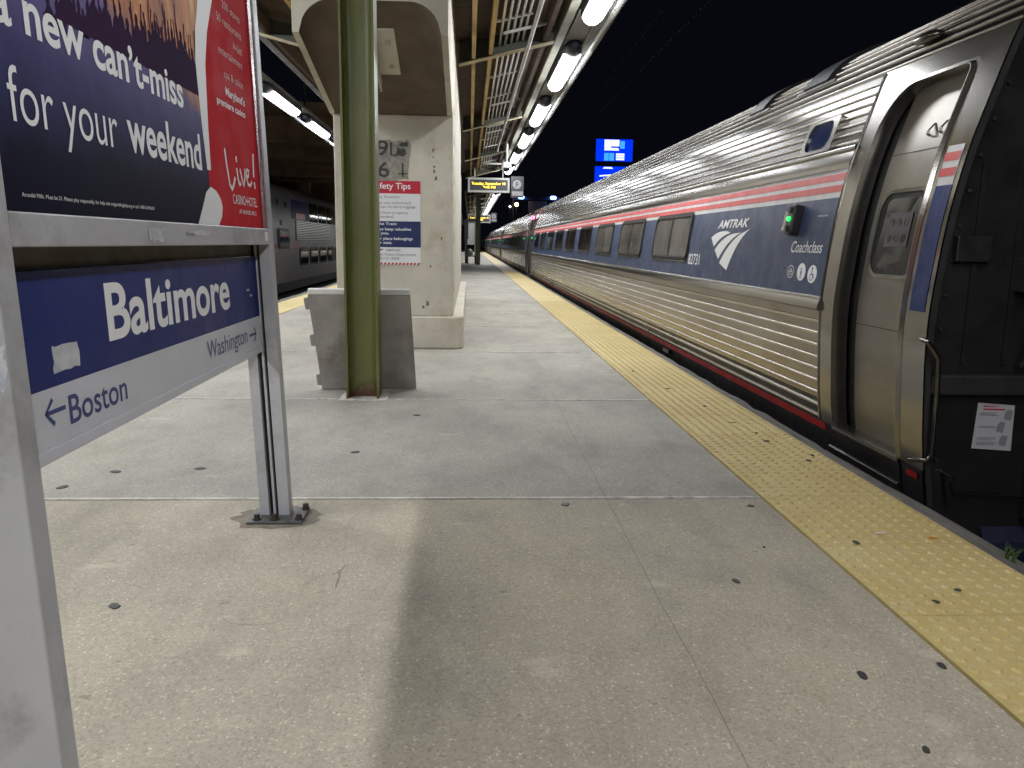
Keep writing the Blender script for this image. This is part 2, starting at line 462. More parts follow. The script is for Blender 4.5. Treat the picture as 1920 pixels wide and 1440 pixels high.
# yellow tactile strips
def tactile(x0, x1, domes):
    mb = MB()
    y = joints[0]
    ty = 3.51 - .605 * 18
    while ty < 150:
        mb.box(x0 + .002, x1 - .002, ty + .0025, ty + .6025, -.03, .006)
        ty += .605
    if domes:
        n = 10; sp = (x1 - x0) / n
        ty = 3.51 - .605 * 4
        while ty < 16:
            for j in range(10):
                for i in range(n):
                    cx, cy = x0 + sp * (i + .5), ty + .0605 * (j + .5)
                    k = 8 if ty < 6 else 6
                    A = [(cx + .0175 * math.cos(2 * math.pi * q / k), cy + .0175 * math.sin(2 * math.pi * q / k), .0058) for q in range(k)]
                    B = [(cx + .0105 * math.cos(2 * math.pi * q / k), cy + .0105 * math.sin(2 * math.pi * q / k), .0118) for q in range(k)]
                    mb.add(A + B, [tuple(range(k, 2 * k))] + [(q, (q + 1) % k, k + (q + 1) % k, k + q) for q in range(k)])
            ty += .605
    return mb
struct(obj('tactile_strip', tactile(1.379, 2.007, True), M['yellow']))
struct(obj('tactile_strip', tactile(-3.55, -2.992, False), M['yellow']))

# timber edge, rough outline
def rough_edge(x0, x1, ztop, sgn):
    mb = MB(); y = -6.9
    while y < 150:
        L = random.uniform(1.9, 2.6) if y > 1 else 2.2
        n = 10 if y < 20 else 2
        rows = []
        for i in range(n + 1):
            yyy = y + .006 + (L - .012) * i / n
            w = random.uniform(-.012, .012); h = random.uniform(-.008, .004)
            xa, xb = x0 + .003, x1 + sgn * w
            rows.append([(xa, yyy, -.24), (xa, yyy, ztop + h * .4), ((xa + xb) / 2, yyy, ztop + random.uniform(-.006, .004)), (xb, yyy, ztop - .012 + h), (xb, yyy, -.24)])
        o = len(mb.v); mb.grid(rows)
        mb.f.append((o, o + 1, o + 2, o + 3, o + 4)); e = o + 5 * n
        mb.f.append((e + 4, e + 3, e + 2, e + 1, e))
        y += L
    return mb
struct(obj('platform_edge', rough_edge(2.010, 2.085, .002, 1), M['timber'], smooth=35))
struct(obj('platform_edge', rough_edge(2.092, XR, -.022, 1), M['timber'], smooth=35))
struct(obj('platform_edge', rough_edge(-3.555, XL, .0, -1), M['timber']))

# flattened gum spots and scuffs on the floor
gum = [(-1.125, 2.438, .024), (-.627, 4.336, .03), (.943, 2.587, .020), (1.088, 1.963, .022), (1.34, 2.006, .018), (.44, 3.426, .026), (1.281, 3.395, .022),
       (1.539, 2.918, .018), (1.679, 2.476, .014), (1.549, 2.389, .014), (-1.371, 4.009, .03), (-1.903, 3.697, .03), (-1.768, 3.953, .03), (1.078, 1.635, .014),
       (1.933, 4.235, .016), (1.864, 4.125, .018), (1.792, 4.562, .022), (1.8, 4.765, .016), (1.16, 2.9, .010),
       (1.62, 6.3, .022), (1.72, 5.6, .022), (1.52, 7.2, .025), (-.35, 5.3, .022), (-1.35, 5.0, .022)]
for x, y, r in gum:
    r *= .85
    z = .0025 if x < 1.377 else .0125
    k = 14; ph = random.uniform(0, 6); ex = random.uniform(.75, 1.1)
    rr = [r * (1 + .22 * math.sin(2 * (2 * math.pi * q / k) + ph) + random.uniform(-.1, .1)) for q in range(k)]
    A = [(x + rr[q] * ex * math.cos(2 * math.pi * q / k), y + rr[q] * math.sin(2 * math.pi * q / k), z - .002) for q in range(k)]
    B = [(x + .85 * rr[q] * ex * math.cos(2 * math.pi * q / k), y + .85 * rr[q] * math.sin(2 * math.pi * q / k), z + .0015) for q in range(k)]
    mb = MB(); mb.add(A + B, [tuple(range(k, 2 * k))] + [(q, (q + 1) % k, k + (q + 1) % k, k + q) for q in range(k)])
    obj('gum_spot', mb, M['gum'], plat)

def floor_map(x, y): return (x, y, .0012)
mb = MB(); pts = []; x = .62
for k in range(60):
    y = 1.2 + k * .085; pts.append((x + .010 * math.sin(y * 1.1), y)); x += random.uniform(-.002, .003)
mb.ribbon(pts, .0035, floor_map)
obj('hairline_crack', mb, M['crack'], plat)
mb = MB(); mb.ribbon([(-.447, 2.56), (-.45, 2.66), (-.456, 2.70), (-.44, 2.75)], .007, floor_map); mb.ribbon([(-.456, 2.70), (-.475, 2.67)], .006, floor_map)
obj('hairline_crack', mb, M['crack'], plat)
mb = MB()
c_ = [(-.66 + .10 * math.cos(math.radians(a)), 2.36 + .06 * math.sin(math.radians(a))) for a in range(190, 350, 12)]
mb.ribbon(c_, .0025, floor_map); obj('hairline_crack', mb, M['crack'], plat)

# ================================================================== STATION SIGN WITH POSTER CASE
def lean(z): return -.035 * z
SC = -.815                                            # centre line of the sign at floor level
sign = thing('station_sign', 'grey framed station name sign under a large poster, on two bolted posts', 'sign', (SC, 2.4, 0))
def sbox(mb, x0, x1, y0, y1, z0, z1):
    b = [(SC + x + lean(z0), y, z0) for x, y in ((x0, y0), (x1, y0), (x1, y1), (x0, y1))]
    t = [(SC + x + lean(z1), y, z1) for x, y in ((x0, y0), (x1, y0), (x1, y1), (x0, y1))]
    return mb.hexa(b, t)
def sface(off): return lambda y, z: (SC + off + lean(z), y, z)
for (ya, yb, s) in ((1.387, 1.447, 1), (3.262, 3.325, -1)):
    mb = MB()
    if s > 0:
        sbox(mb, -.062, .062, ya, yb, .012, 2.62)      # near post: plain outer face
        p = obj('post', mb, M['alu'], sign, bevel=.004)
    else:
        # far post: slotted side towards the panel
        z0_, z1_ = .012, 2.62
        prof_ = [(-.062, ya), (-.022, ya), (-.022, ya + .03), (-.006, ya + .03), (-.006, ya + .004), (.004, ya + .004), (.004, ya + .03), (.016, ya + .03), (.016, ya), (.062, ya), (.062, yb), (-.062, yb)]
        n_ = len(prof_)
        mb.add([(SC + x_ + lean(z0_), y_, z0_) for x_, y_ in prof_] + [(SC + x_ + lean(z1_), y_, z1_) for x_, y_ in prof_], [tuple(range(n_)), tuple(range(2 * n_ - 1, n_ - 1, -1))] + [(i, n_ + i, n_ + (i + 1) % n_, (i + 1) % n_) for i in range(n_)])
        p = obj('post', mb, M['alu'], sign, bevel=.002)
        for xa_, xb_ in ((-.0215, -.0065), (.0045, .0155)):
            mb = MB(); sbox(mb, xa_, xb_, ya + .024, ya + .0295, .013, 2.6)
            obj('slot', mb, M['alu_dark'], p)
    ym = (ya + yb) / 2 - .03
    mb = MB(); mb.box(SC - .10, SC + .125, ym - .085, ym + .10, .001, .013)
    obj('base_plate', mb, M['baseplate'], p, bevel=.003)
    mb = MB(); k = 28
    mb.poly([(SC + .012 + .19 * math.cos(2 * math.pi * q / k) * random.uniform(.8, 1.1), ym + .005 + .15 * math.sin(2 * math.pi * q / k) * random.uniform(.8, 1.1), .0016) for q in range(k)])
    obj('grime_ring', mb, M['grime'], p)
    for dx, dy in ((-.075, -.055), (-.055, .075), (.098, -.055), (.10, .078), (.0, -.06)):
        mb = MB(); c = (SC + .012 + dx, ym + .005 + dy)
        mb.tube([(c[0], c[1], .012), (c[0], c[1], .018)], .019, 12)
        mb.tube([(c[0], c[1], .018), (c[0], c[1], .036)], .0125, 6)
        obj('bolt', mb, M['bolt'], p)
# lower name panel
def rs(y, z): return (y * .9826, CAMZ + (z - CAMZ) * .9826)
mb = MB(); sbox(mb, -.016, 0.0, 1.448, 3.2615, .858, 1.093)
pan = obj('name_panel', mb, M['signblue'], sign)
mb = MB(); sbox(mb, -.016, -.0005, 1.448, 3.2615, .7385, .858); 
low = obj('direction_panel', mb, M['signgrey'], sign)
mb = MB(); sbox(mb, -.02, .002, 1.448, 3.2615, .711, .738)
obj('bottom_rail', mb, M['signgrey'], sign, bevel=.002)
mb = MB(); sbox(mb, -.025, -.017, 1.448, 3.2615, 1.094, 1.14)
obj('back_strip', mb, M['backstrip'], sign)
f = sface(.0004)
def st(mb, txt, p0, p1, base, cap, **k):
    y0, z0 = rs(p0, base); y1, _ = rs(p1, base)
    put_text(mb, txt, y0, y1, z0, cap, f, **k)
mb = MB(); st(mb, 'Baltimore', 1.946, 2.930, .918, .128, bold=.022)
obj('lettering', mb, M['letter'], pan)
mb = MB()
st(mb, 'Boston', 1.722, 2.013, .762, .060, bold=.010)
st(mb, 'Washington', 2.640, 3.114, .768, .058, bold=.006)
for (a, b, z, tip) in ((1.708, 1.628, .803, 1.628), (3.145, 3.245, .788, 3.245)):
    mb.mark(); y0, z0 = rs(a, z); y1, _ = rs(b, z); d = .026 if tip > 2 else -.026
    mb.ribbon([(y0, z0), (y1, z0)], .009, f)
    mb.ribbon([(y1 - d * 1.15, z0 + .026), (y1, z0), (y1 - d * 1.15, z0 - .026)], .010, f)
obj('lettering', mb, M['signletterblue'], low)
mb = MB()
def blob(mb, y0, y1, z0, z1, mp, jit=.12, n=5):
    pts = []; mb.mark()
    for (a, b) in (((y0, z0), (y1, z0)), ((y1, z0), (y1, z1)), ((y1, z1), (y0, z1)), ((y0, z1), (y0, z0))):
        for k in range(n):
            t = k / n; pts.append((a[0] + (b[0] - a[0]) * t + random.uniform(-jit, jit) * (y1 - y0) * .4, a[1] + (b[1] - a[1]) * t + random.uniform(-jit, jit) * (z1 - z0) * .4))
    mb.poly(pmap(pts, mp))
blob(mb, 1.650, 1.76, .885, .938, f)
blob(mb, 3.10, 3.14, .965, .972, f); blob(mb, 3.14, 3.17, .942, .950, f)
obj('sticker_remnant', mb, M['tape'], pan)
# poster case
mb = MB()
sbox(mb, -.06, .0605, 1.4475, 3.2615, 1.1405, 1.203)
sbox(mb, -.06, .0605, 1.4475, 3.2615, 2.56, 2.62)
sbox(mb, -.06, .044, 1.4475, 3.2615, 1.203, 2.56)
case = obj('poster_case', mb, M['alu'], sign, bevel=.003)
mb = MB(); sbox(mb, .0445, .056, 3.205, 3.2615, 1.203, 2.56)
obj('reflection_strip', mb, M['posteredge'], case)
mb = MB(); blob(mb, 3.19, 3.235, 1.155, 1.19, sface(.062), .02)
obj('maker_sticker', mb, M['letter'], case)
mb = MB(); blob(mb, 2.36, 2.55, 1.168, 1.182, sface(.062), .5); blob(mb, 2.05, 2.16, 1.155, 1.185, sface(.062), .5)
obj('sticker_remnant', mb, M['tape'], case)
mb = MB(); blob(mb, -.835, -.79, .90, .975, lambda a, b: (a, 1.3862, b), .25)
obj('sticker_remnant', mb, M['tape'], sign)
pf0 = .050
mb = MB(); ps = [sface(pf0)(y, z) for y, z in ((1.4475, 1.203), (3.205, 1.203), (3.205, 2.56), (1.4475, 2.56))]
mb.prism(ps, (-.002, 0, 0))
post = obj('poster', mb, M['poster'], case)
f = sface(pf0 + .0003)
# red field on the right
mb = MB(); mb.poly(pmap([(2.60, 1.2035), (3.2045, 1.2035), (3.2045, 2.555), (2.86, 2.555), (2.76, 2.1), (2.70, 1.9), (2.64, 1.69), (2.612, 1.5), (2.60, 1.37)], f))
obj('red_field', mb, M['posterred'], case)
# crowd silhouettes with raised arms
mb = MB()
fcr = [sface(pf0 + .0003 + .00006 * q) for q in range(6)]
y = 1.70; i = 0
while y < 2.55:
    z = 1.615 + .085 * (y - 1.70) / .85 + random.uniform(-.02, .035); w = random.uniform(.010, .017); g_ = fcr[i % 6]; i += 1
    mb.poly(pmap([(y - w * 2.0, 1.585), (y + w * 2.0, 1.585), (y + w * 1.8, z - .035), (y + w * 1.2, z - .012), (y + w * .4, z), (y - w * .4, z), (y - w * 1.2, z - .012), (y - w * 1.8, z - .035)], g_))
    mb.poly(pmap(ellipse(y + random.uniform(-.004, .004), z + .010, w * .62, .015, 9), g_))
    for s_ in (-1, 1):
        if random.random() < .45:
            h = random.uniform(.045, .09)
            mb.ribbon([(y + s_ * w * 1.5, z - .03), (y + s_ * w * 1.9, z + h * .35), (y + s_ * w * random.uniform(1.0, 2.4), z + h)], .0065, g_)
    y += random.uniform(.018, .034)
obj('crowd_print', mb, M['posterdark'], case)
# tall white exclamation stroke and its dot
f2 = sface(pf0 + .0009)
mb = MB(); mb.poly(pmap([(2.588, 1.371), (2.624, 1.372), (2.632, 1.5), (2.656, 1.695), (2.70, 1.80), (2.777, 1.91), (2.90, 2.2), (2.98, 2.50), (2.70, 2.50), (2.66, 2.2), (2.634, 1.88), (2.585, 1.78), (2.562, 1.685), (2.572, 1.5)], f2))
mb.poly(pmap([(2.462, 1.2035), (2.52, 1.26), (2.56, 1.302), (2.606, 1.321), (2.66, 1.312), (2.70, 1.29), (2.715, 1.265), (2.70, 1.232), (2.66, 1.2035)], f2))
txt = MB()
put_text(txt, 'a new can\u2019t-miss', 1.495, 2.425, 1.529, .083, f2, bold=.022)
put_text(txt, 'for your', 1.513, 1.957, 1.362, .098, f2, bold=-.004)
put_text(txt, 'weekend', 2.012, 2.540, 1.367, .100, f2, bold=.020)
put_text(txt, 'Arundel Mills. Must be 21. Please play responsibly, for help visit mdgamblinghelp.org or call 1-800-GAMBLER', 1.518, 2.134, 1.231, .0075, f2)
f3 = sface(pf0 + .0010)
put_text(txt, 'Maryland\u2019s', 2.853, 3.084, 1.638, .026, f3, bold=.014)
put_text(txt, 'premiere casino', 2.747, 3.078, 1.596, .023, f3, bold=.014)
put_text(txt, 'CASINO\u2022HOTEL', 2.84, 3.152, 1.281, .032, f3)
put_text(txt, 'AT ARUNDEL MILLS', 2.906, 3.132, 1.250, .014, f3, bold=.01)
def hand(mb, pts, w, fl=(2.787, 1.325, .37, .155)):
    mb.ribbon([(fl[0] + a * fl[2], fl[1] + b * fl[3]) for a, b in pts], w, f3)
txt.mark()
hand(txt, [(.0, .86), (.03, .5), (.08, .12), (.14, .02), (.20, .12), (.27, .30)], .015)
hand(txt, [(.34, .52), (.36, .3), (.40, .16), (.45, .2)], .014)
hand(txt, [(.33, .70), (.37, .72)], .020)
hand(txt, [(.45, .52), (.50, .30), (.54, .16), (.60, .34), (.63, .56)], .013)
hand(txt, [(.66, .36), (.74, .42), (.76, .54), (.70, .56), (.66, .40), (.70, .22), (.78, .20), (.85, .30)], .012)
hand(txt, [(.97, .98), (.95, .7), (.93, .42)], .018)
hand(txt, [(.93, .22), (.97, .24)], .024)
obj('lettering', txt, M['letter'], post)
obj('exclamation_mark', mb, M['letter'], case)
mb = MB()
put_text(mb, 'spa & salon', 2.849, 3.08, 1.695, .026, f3)
put_text(mb, 'entertainment', 2.808, 3.09, 1.765, .026, f3)
put_text(mb, 'A-List', 2.985, 3.095, 1.815, .026, f3, bold=.012)
put_text(mb, '50 restaurants', 2.813, 3.10, 1.868, .026, f3)
put_text(mb, '200 stores', 2.888, 3.10, 1.925, .026, f3)
obj('lettering', mb, M['posterpink'], post)

# ================================================================== GREEN COLUMN, LEANING PANEL
cx, cy, hw, hd = -.785, 5.95, .120, .105
col = thing('steel_column', 'olive green H-section steel column rusty at its foot', 'column', (cx, cy, 0))
def hcol(cx, cy, hw, hd, z0, z1, t=.016, fr=.055, n=6):
    """H section: flanges left and right, web between, deep rounded fillets"""
    half = []
    def quarter(sx, sy):
        pts = []
        xi = cx + sx * (hw - t)
        pts.append((xi, cy + sy * hd))
        yc = cy + sy * .008
        for k in range(n + 1):
            a = math.pi / 2 * k / n
            pts.append((xi - sx * fr * (1 - math.cos(a)), yc + sy * fr * (1 - math.sin(a))))
        return pts
    loop = [(cx + hw, cy - hd), (cx + hw, cy + hd)]
    loop += quarter(1, 1) + quarter(-1, 1)[::-1]
    loop += [(cx - hw, cy + hd), (cx - hw, cy - hd)]
    loop += quarter(-1, -1) + quarter(1, -1)[::-1]
    mb = MB()
    P = [(x, y, z0) for x, y in loop]
    n_ = len(P); b = [(x, y, z1) for x, y in loop]
    mb.add(P + b, [tuple(range(n_ - 1, -1, -1)), tuple(range(n_, 2 * n_))] + [(i, (i + 1) % n_, n_ + (i + 1) % n_, n_ + i) for i in range(n_)])
    return mb
obj('shaft', hcol(cx, cy, hw, hd, .006, 3.44), M['olive'], col, smooth=40)
mb = MB(); mb.box(cx - .17, cx + .18, cy - .155, cy + .13, .001, .008)
obj('base_plate', mb, M['caulk'], col)

pl = thing('metal_panel', 'grey sheet metal cabinet door with pale top edge leaning on the green column', 'panel', (-.8, 6.2, 0))
def lp(uu, h, d):
    """point on the leaning panel: uu 0..1 across, h 0..1 up, d depth"""
    b = Vector((-1.152 + .735 * uu, 6.232 + .055 * uu, 0.004)); t = Vector((-1.225 + .772 * uu, 6.10 + .045 * uu, .798))
    nrm = Vector((0.06, -.986, -.155)).normalized()
    return b + (t - b) * h - nrm * d
mb = MB(); mb.hexa([lp(0, 0, 0), lp(1, 0, 0), lp(1, 0, .04), lp(0, 0, .04)], [lp(0, .945, 0), lp(1, .945, 0), lp(1, .945, .04), lp(0, .945, .04)])
obj('sheet', mb, M['board'], pl, bevel=.004)
mb = MB(); mb.hexa([lp(-.002, .947, -.004), lp(1.002, .947, -.004), lp(1.002, .947, .044), lp(-.002, .947, .044)], [lp(.012, 1, .004), lp(.995, 1, .004), lp(.995, 1, .044), lp(.012, 1, .044)])
obj('top_edge', mb, M['boardtop'], pl, bevel=.008)
for h in (.10, .50, .86):
    mb = MB()
    mb.hexa([lp(-.045, h - .06, .005), lp(-.001, h - .06, .005), lp(-.001, h - .06, .03), lp(-.045, h - .06, .03)], [lp(-.045, h + .05, .005), lp(-.001, h + .06, .005), lp(-.001, h + .06, .03), lp(-.045, h + .05, .03)])
    obj('hinge', mb, M['board'], pl, bevel=.006)

# ================================================================== CONCRETE PIER
PY0, PY1 = 8.75, 16.8
PXL, PXR = -1.43, -.172
pier = thing('concrete_pier', 'cream painted concrete bridge pier with overhanging brown soffit', 'pier', ((PXL + PXR) / 2, PY0 + 2, 0))
mb = MB(); mb.box(PXL, PXR, PY0, PY1, .36, 2.47)
obj('shaft', mb, M['cream'], pier, bevel=.012)
mb = MB()
lo = [(PXL - .07, PY0 - .03), (PXR + .06, PY0 - .03), (PXR + .11, PY0 + .05), (PXR + .11, PY1), (PXL - .12, PY1), (PXL - .12, PY0 + .05)]
mb.prism([(x, y, 0) for x, y in lo], (0, 0, .36))
obj('plinth', mb, M['cream'], pier, bevel=.02)
# cap: sloping soffit that ends at an arched front face
CY = 7.0
XLc, XRc = PXL - .03, PXR - .012
def arch(x):
    w = (XRc - XLc) / 2; c = (XLc + XRc) / 2
    r = .26; d = max(0, abs(x - c) - (w - .06 - r))
    return 2.84 + (math.sqrt(max(0, r * r - d * d)) if d < r else 0) - .0
xs = [XLc + .055 + (XRc - XLc - .11) * k / 40 for k in range(41)]
rows = []
for j in range(9):
    t = j / 8
    rows.append([(x, PY0 + .002 - (PY0 - CY) * t, 2.472 + (arch(x) - 2.472) * t) for x in xs])
mb = MB(); mb.grid(rows)
obj('soffit', mb, M['soffit'], pier, smooth=50)
mb = MB()
zt = 4.9
top = [(x, CY, zt) for x in xs]; bot = [(x, CY, arch(x)) for x in xs]
mb.grid([bot, top])
for (xa, xb) in ((XLc, xs[0]), (xs[-1], XRc)):          # side cheeks, flush with the soffit edges
    lp_ = [(CY, arch(xs[0])), (CY, zt), (PY1, zt), (PY1, 2.47), (PY0, 2.47)]
    mb.prism([(xa, y, z) for y, z in lp_], (xb - xa, 0, 0))
mb.box(xs[0], xs[-1], CY + .0, PY1, zt - .02, zt)
obj('cap', mb, M['cream'], pier)
# painted number, half scrubbed off
fpier = lambda x, z: (x, PY0 - .0025, z)
mb = MB(); blob(mb, -1.02, -.64, 1.80, 2.205, fpier, .14, 8)
obj('scrubbed_patch', mb, M['patch'], pier)
fp2 = lambda x, z: (x, PY0 - .0045, z)
mb = MB()
put_text(mb, '9', -.98, -.86, 2.055, .15, fp2, bold=.012); put_text(mb, '6', -.97, -.85, 1.835, .15, fp2, bold=.012)
mb.ribbon([(-.83, 2.19), (-.83, 2.06), (-.76, 2.06)], .022, fp2)
blob(mb, -.77, -.68, 2.06, 2.13, fp2, .5); blob(mb, -.74, -.66, 2.15, 2.19, fp2, .5)
mb.ribbon([(-.71, 1.98), (-.71, 1.84)], .02, fp2); mb.ribbon([(-.76, 1.87), (-.65, 1.87)], .012, fp2)
obj('painted_number', mb, M['stencil'], pier)
mb = MB()
for x, z, r in ((-.385, 2.12, .010), (-.385, 2.05, .006), (-.375, 1.95, .008), (-.378, 1.90, .010), (-.36, 1.83, .012), (-.30, 1.2, .010), (-.45, .5, .015), (-.42, .9, .008), (-.5, .46, .01)):
    blob(mb, x - r, x + r, z - r * 1.5, z + r * 1.5, fpier, .6, 3)
obj('chipped_spot', mb, M['patch2'], pier)
mb = MB()
for i in range(7):
    z = .5 + i * .33 + random.uniform(-.1, .1)
    mb.poly([(PXR + .002, PY0 + random.uniform(.0, .15) + .02, z), (PXR + .002, PY0 + random.uniform(.3, .6), z + .03), (PXR + .002, PY0 + .25, z + random.uniform(.1, .25))])
obj('peeled_paint', mb, M['patch'], pier)
# bracket on the soffit
def sof(x, t, d=0):
    n = Vector((0, -(3.1 - 2.47), -(PY0 - CY))).normalized()
    return Vector((x, PY0 - (PY0 - CY) * t, 2.472 + (3.10 - 2.472) * t)) + n * d
br = []
mb = MB()
mb.hexa([sof(-.86, .42, .0), sof(-.66, .42, .0), sof(-.66, .80, .0), sof(-.86, .80, .0)], [sof(-.86, .42, .014), sof(-.66, .42, .014), sof(-.66, .80, .014), sof(-.86, .80, .014)])
mb.hexa([sof(-.86, .36, .014), sof(-.845, .36, .014), sof(-.845, .80, .014), sof(-.86, .80, .014)], [sof(-.86, .36, .13), sof(-.845, .36, .13), sof(-.845, .80, .13), sof(-.86, .80, .13)])
bk = obj('bracket', mb, M['cream'], pier)
for t in (.50, .70):
    mb = MB(); mb.tube([sof(-.73, t, .014), sof(-.73, t, .05)], .022, 8); obj('bolt', mb, M['cream'], bk)
mb = MB(); mb.box(PXR + .115, PXR + .16, PY0 + .55, PY0 + .67, 1.20, 1.42); 
mb.tube([(PXR + .13, PY0 + .61, 1.2), (PXR + .13, PY0 + .61, 1.0)], .010, 6)
obj('switch_box', mb, M['black'], pier)

# safety notice
ss = thing('safety_notice', 'red, white and navy safety tips notice on the cream pier', 'sign', (-.8, PY0, .9))
x0, x1 = -1.085, -.525
def sp(z0, z1, mat, name, parent, d=.006):
    mb = MB(); mb.box(x0, x1, PY0 - .0005 - d, PY0 - .0005, z0, z1); return obj(name, mb, mat, parent)
pr = sp(1.664, 1.795, M['sred'], 'red_heading', ss)
pw = sp(1.375, 1.6635, M['swhite'], 'white_panel', ss)
pn = sp(1.10, 1.3745, M['snavy'], 'navy_panel', ss)
pb = sp(.913, 1.0995, M['swhite'], 'white_footer', ss)
fs = lambda x, z: (x, PY0 - .0083, z)
mb = MB(); put_text(mb, 'Safety Tips', -1.035, -.628, 1.712, .062, fs, bold=.008); obj('lettering', mb, M['letter'], pr)
mb = MB()
put_text(mb, 'In the Station:', -1.06, -.738, 1.617, .027, fs)
put_text(mb, 'Always use authorized', -1.06, -.628, 1.556, .027, fs)
put_text(mb, 'Red Caps to carry luggage.', -1.06, -.566, 1.514, .027, fs)
put_text(mb, 'Never leave property', -1.06, -.655, 1.452, .027, fs)
put_text(mb, 'unattended.', -1.06, -.805, 1.410, .027, fs); obj('lettering', mb, M['sgrey'], pw)
mb = MB()
put_text(mb, 'On the Train:', -1.06, -.775, 1.334, .028, fs, bold=.008)
put_text(mb, 'Always keep valuables', -1.06, -.625, 1.278, .028, fs, bold=.012)
put_text(mb, 'with you.', -1.06, -.86, 1.235, .028, fs, bold=.012)
put_text(mb, 'Never place belongings', -1.06, -.61, 1.178, .028, fs, bold=.012)
put_text(mb, 'under seat.', -1.06, -.83, 1.135, .028, fs, bold=.012); obj('lettering', mb, M['letter'], pn)
mb = MB()
put_text(mb, 'AMTRAK', -.90, -.735, 1.058, .022, fs, bold=.015, shear=.2)
for k in range(3): mb.poly(pmap([(-1.0 + k * .022, 1.06 + k * .006), (-.985 + k * .022, 1.052 + k * .006), (-.945 + k * .012, 1.08), (-.96 + k * .012, 1.082)], fs))
put_text(mb, 'Amtrak Police Department', -1.06, -.572, 1.010, .026, fs)
put_text(mb, '800-331-0008', -.99, -.755, .968, .026, fs); obj('lettering', mb, M['sgrey'], pb)
mb = MB()
x = x0
while x < x1 - .03:
    mb.poly(pmap([(x, .9135), (x + .022, .9135), (x + .036, .936), (x + .014, .936)], fs)); x += .04
obj('red_hatching', mb, M['sred'], pb)

# ================================================================== TRAIN CARS
PZ = np.array([-.45, -.35, 0, .223, .65, .871, 1.255, 1.402, 1.624, 1.81, 2.169, 2.4, 2.52, 2.6, 2.64, 2.655])
PX = np.array([2.30, 2.28, 2.235, 2.193, 2.160, 2.157, 2.193, 2.218, 2.264, 2.322, 2.436, 2.585, 2.80, 3.08, 3.4, 3.757])
_d = np.concatenate([[0], np.cumsum(np.hypot(np.diff(PX), np.diff(PZ)))])
_a = np.linspace(0, _d[-1], 1400)
_x = np.interp(_a, _d, PX); _z = np.interp(_a, _d, PZ)
ker = np.hanning(121); ker /= ker.sum()
def smooth_(q):
    p = np.concatenate([2 * q[0] - q[60:0:-1], q, 2 * q[-1] - q[-2:-62:-1]]); return np.convolve(p, ker, 'valid')
_x = smooth_(_x); _z = smooth_(_z)
_tx = np.gradient(_x, _a); _tz = np.gradient(_z, _a); _l = np.hypot(_tx, _tz)
_nx, _nz = -_tz / _l, _tx / _l
ATOP = _a[-1]
def A(z): return float(np.interp(z, _z, _a))
def SP(y, a, off=0.0):
    """point on the car side: y along the track, a = arc length up the side, off = proud of the skin"""
    if a <= ATOP:
        x = np.interp(a, _a, _x); z = np.interp(a, _a, _z); nx = np.interp(a, _a, _nx); nz = np.interp(a, _a, _nz)
        return (float(x + nx * off), y, float(z + nz * off))
    p = SP(y, 2 * ATOP - a, off); return (2 * 3.757 - p[0], p[1], p[2])
def SZ(y, z, off=0.0): return SP(y, A(z), off)

def ribs(a0, a1, centres, w, h):
    """(a, height) samples of a fluted panel"""
    out = [(a0, 0.0)]
    for c in centres:
        if c - w / 2 <= a0 or c + w / 2 >= a1: continue
        for t, q in ((-.5, 0), (-.42, .62), (-.25, .9), (0, 1), (.25, .9), (.42, .62), (.5, 0)): out.append((c + t * w, q * h))
    out.append((a1, 0.0))
    res = [out[0]]
    for p in out[1:]:                                   # fill long plain stretches
        g = p[0] - res[-1][0]
        if g > .05:
            for k in range(1, int(g / .05) + 1): res.append((res[-1][0] + g / (int(g / .05) + 1), res[-1][1]))
        res.append(p)
    return res
def strip(ys, samples, off=0.0, mb=None):
    mb = mb or MB()
    mb.grid([[SP(y, a, off + h) for a, h in samples] for y in ys])
    return mb
def fluted(name, ys, samples, mats, car):
    o = obj(name, strip(ys, samples), mats, car, smooth=40)
    nc = len(samples) - 1
    for p in o.data.polygons:
        j = p.index % nc
        if samples[j][1] > 0 or samples[j + 1][1] > 0: p.material_index = 1
    return o
def plain(z0, z1, step=.06):
    a0, a1 = A(z0), A(z1); n = max(1, int((a1 - a0) / step)); return [(a0 + (a1 - a0) * k / n, 0.0) for k in range(n + 1)]
def band(ys, z0, z1, off, thick=None):
    """a sheet standing proud of the skin with closed rims"""
    s = plain(z0, z1); mb = strip(ys, s, off)
    t = off + .012
    for a in (s[0][0], s[-1][0]):
        mb.grid([[SP(y, a, off), SP(y, a, off - t)] for y in ys])
    for y in (ys[0], ys[-1]):
        mb.grid([[SP(y, a, off), SP(y, a, off - t)] for a, _ in s])
    return mb

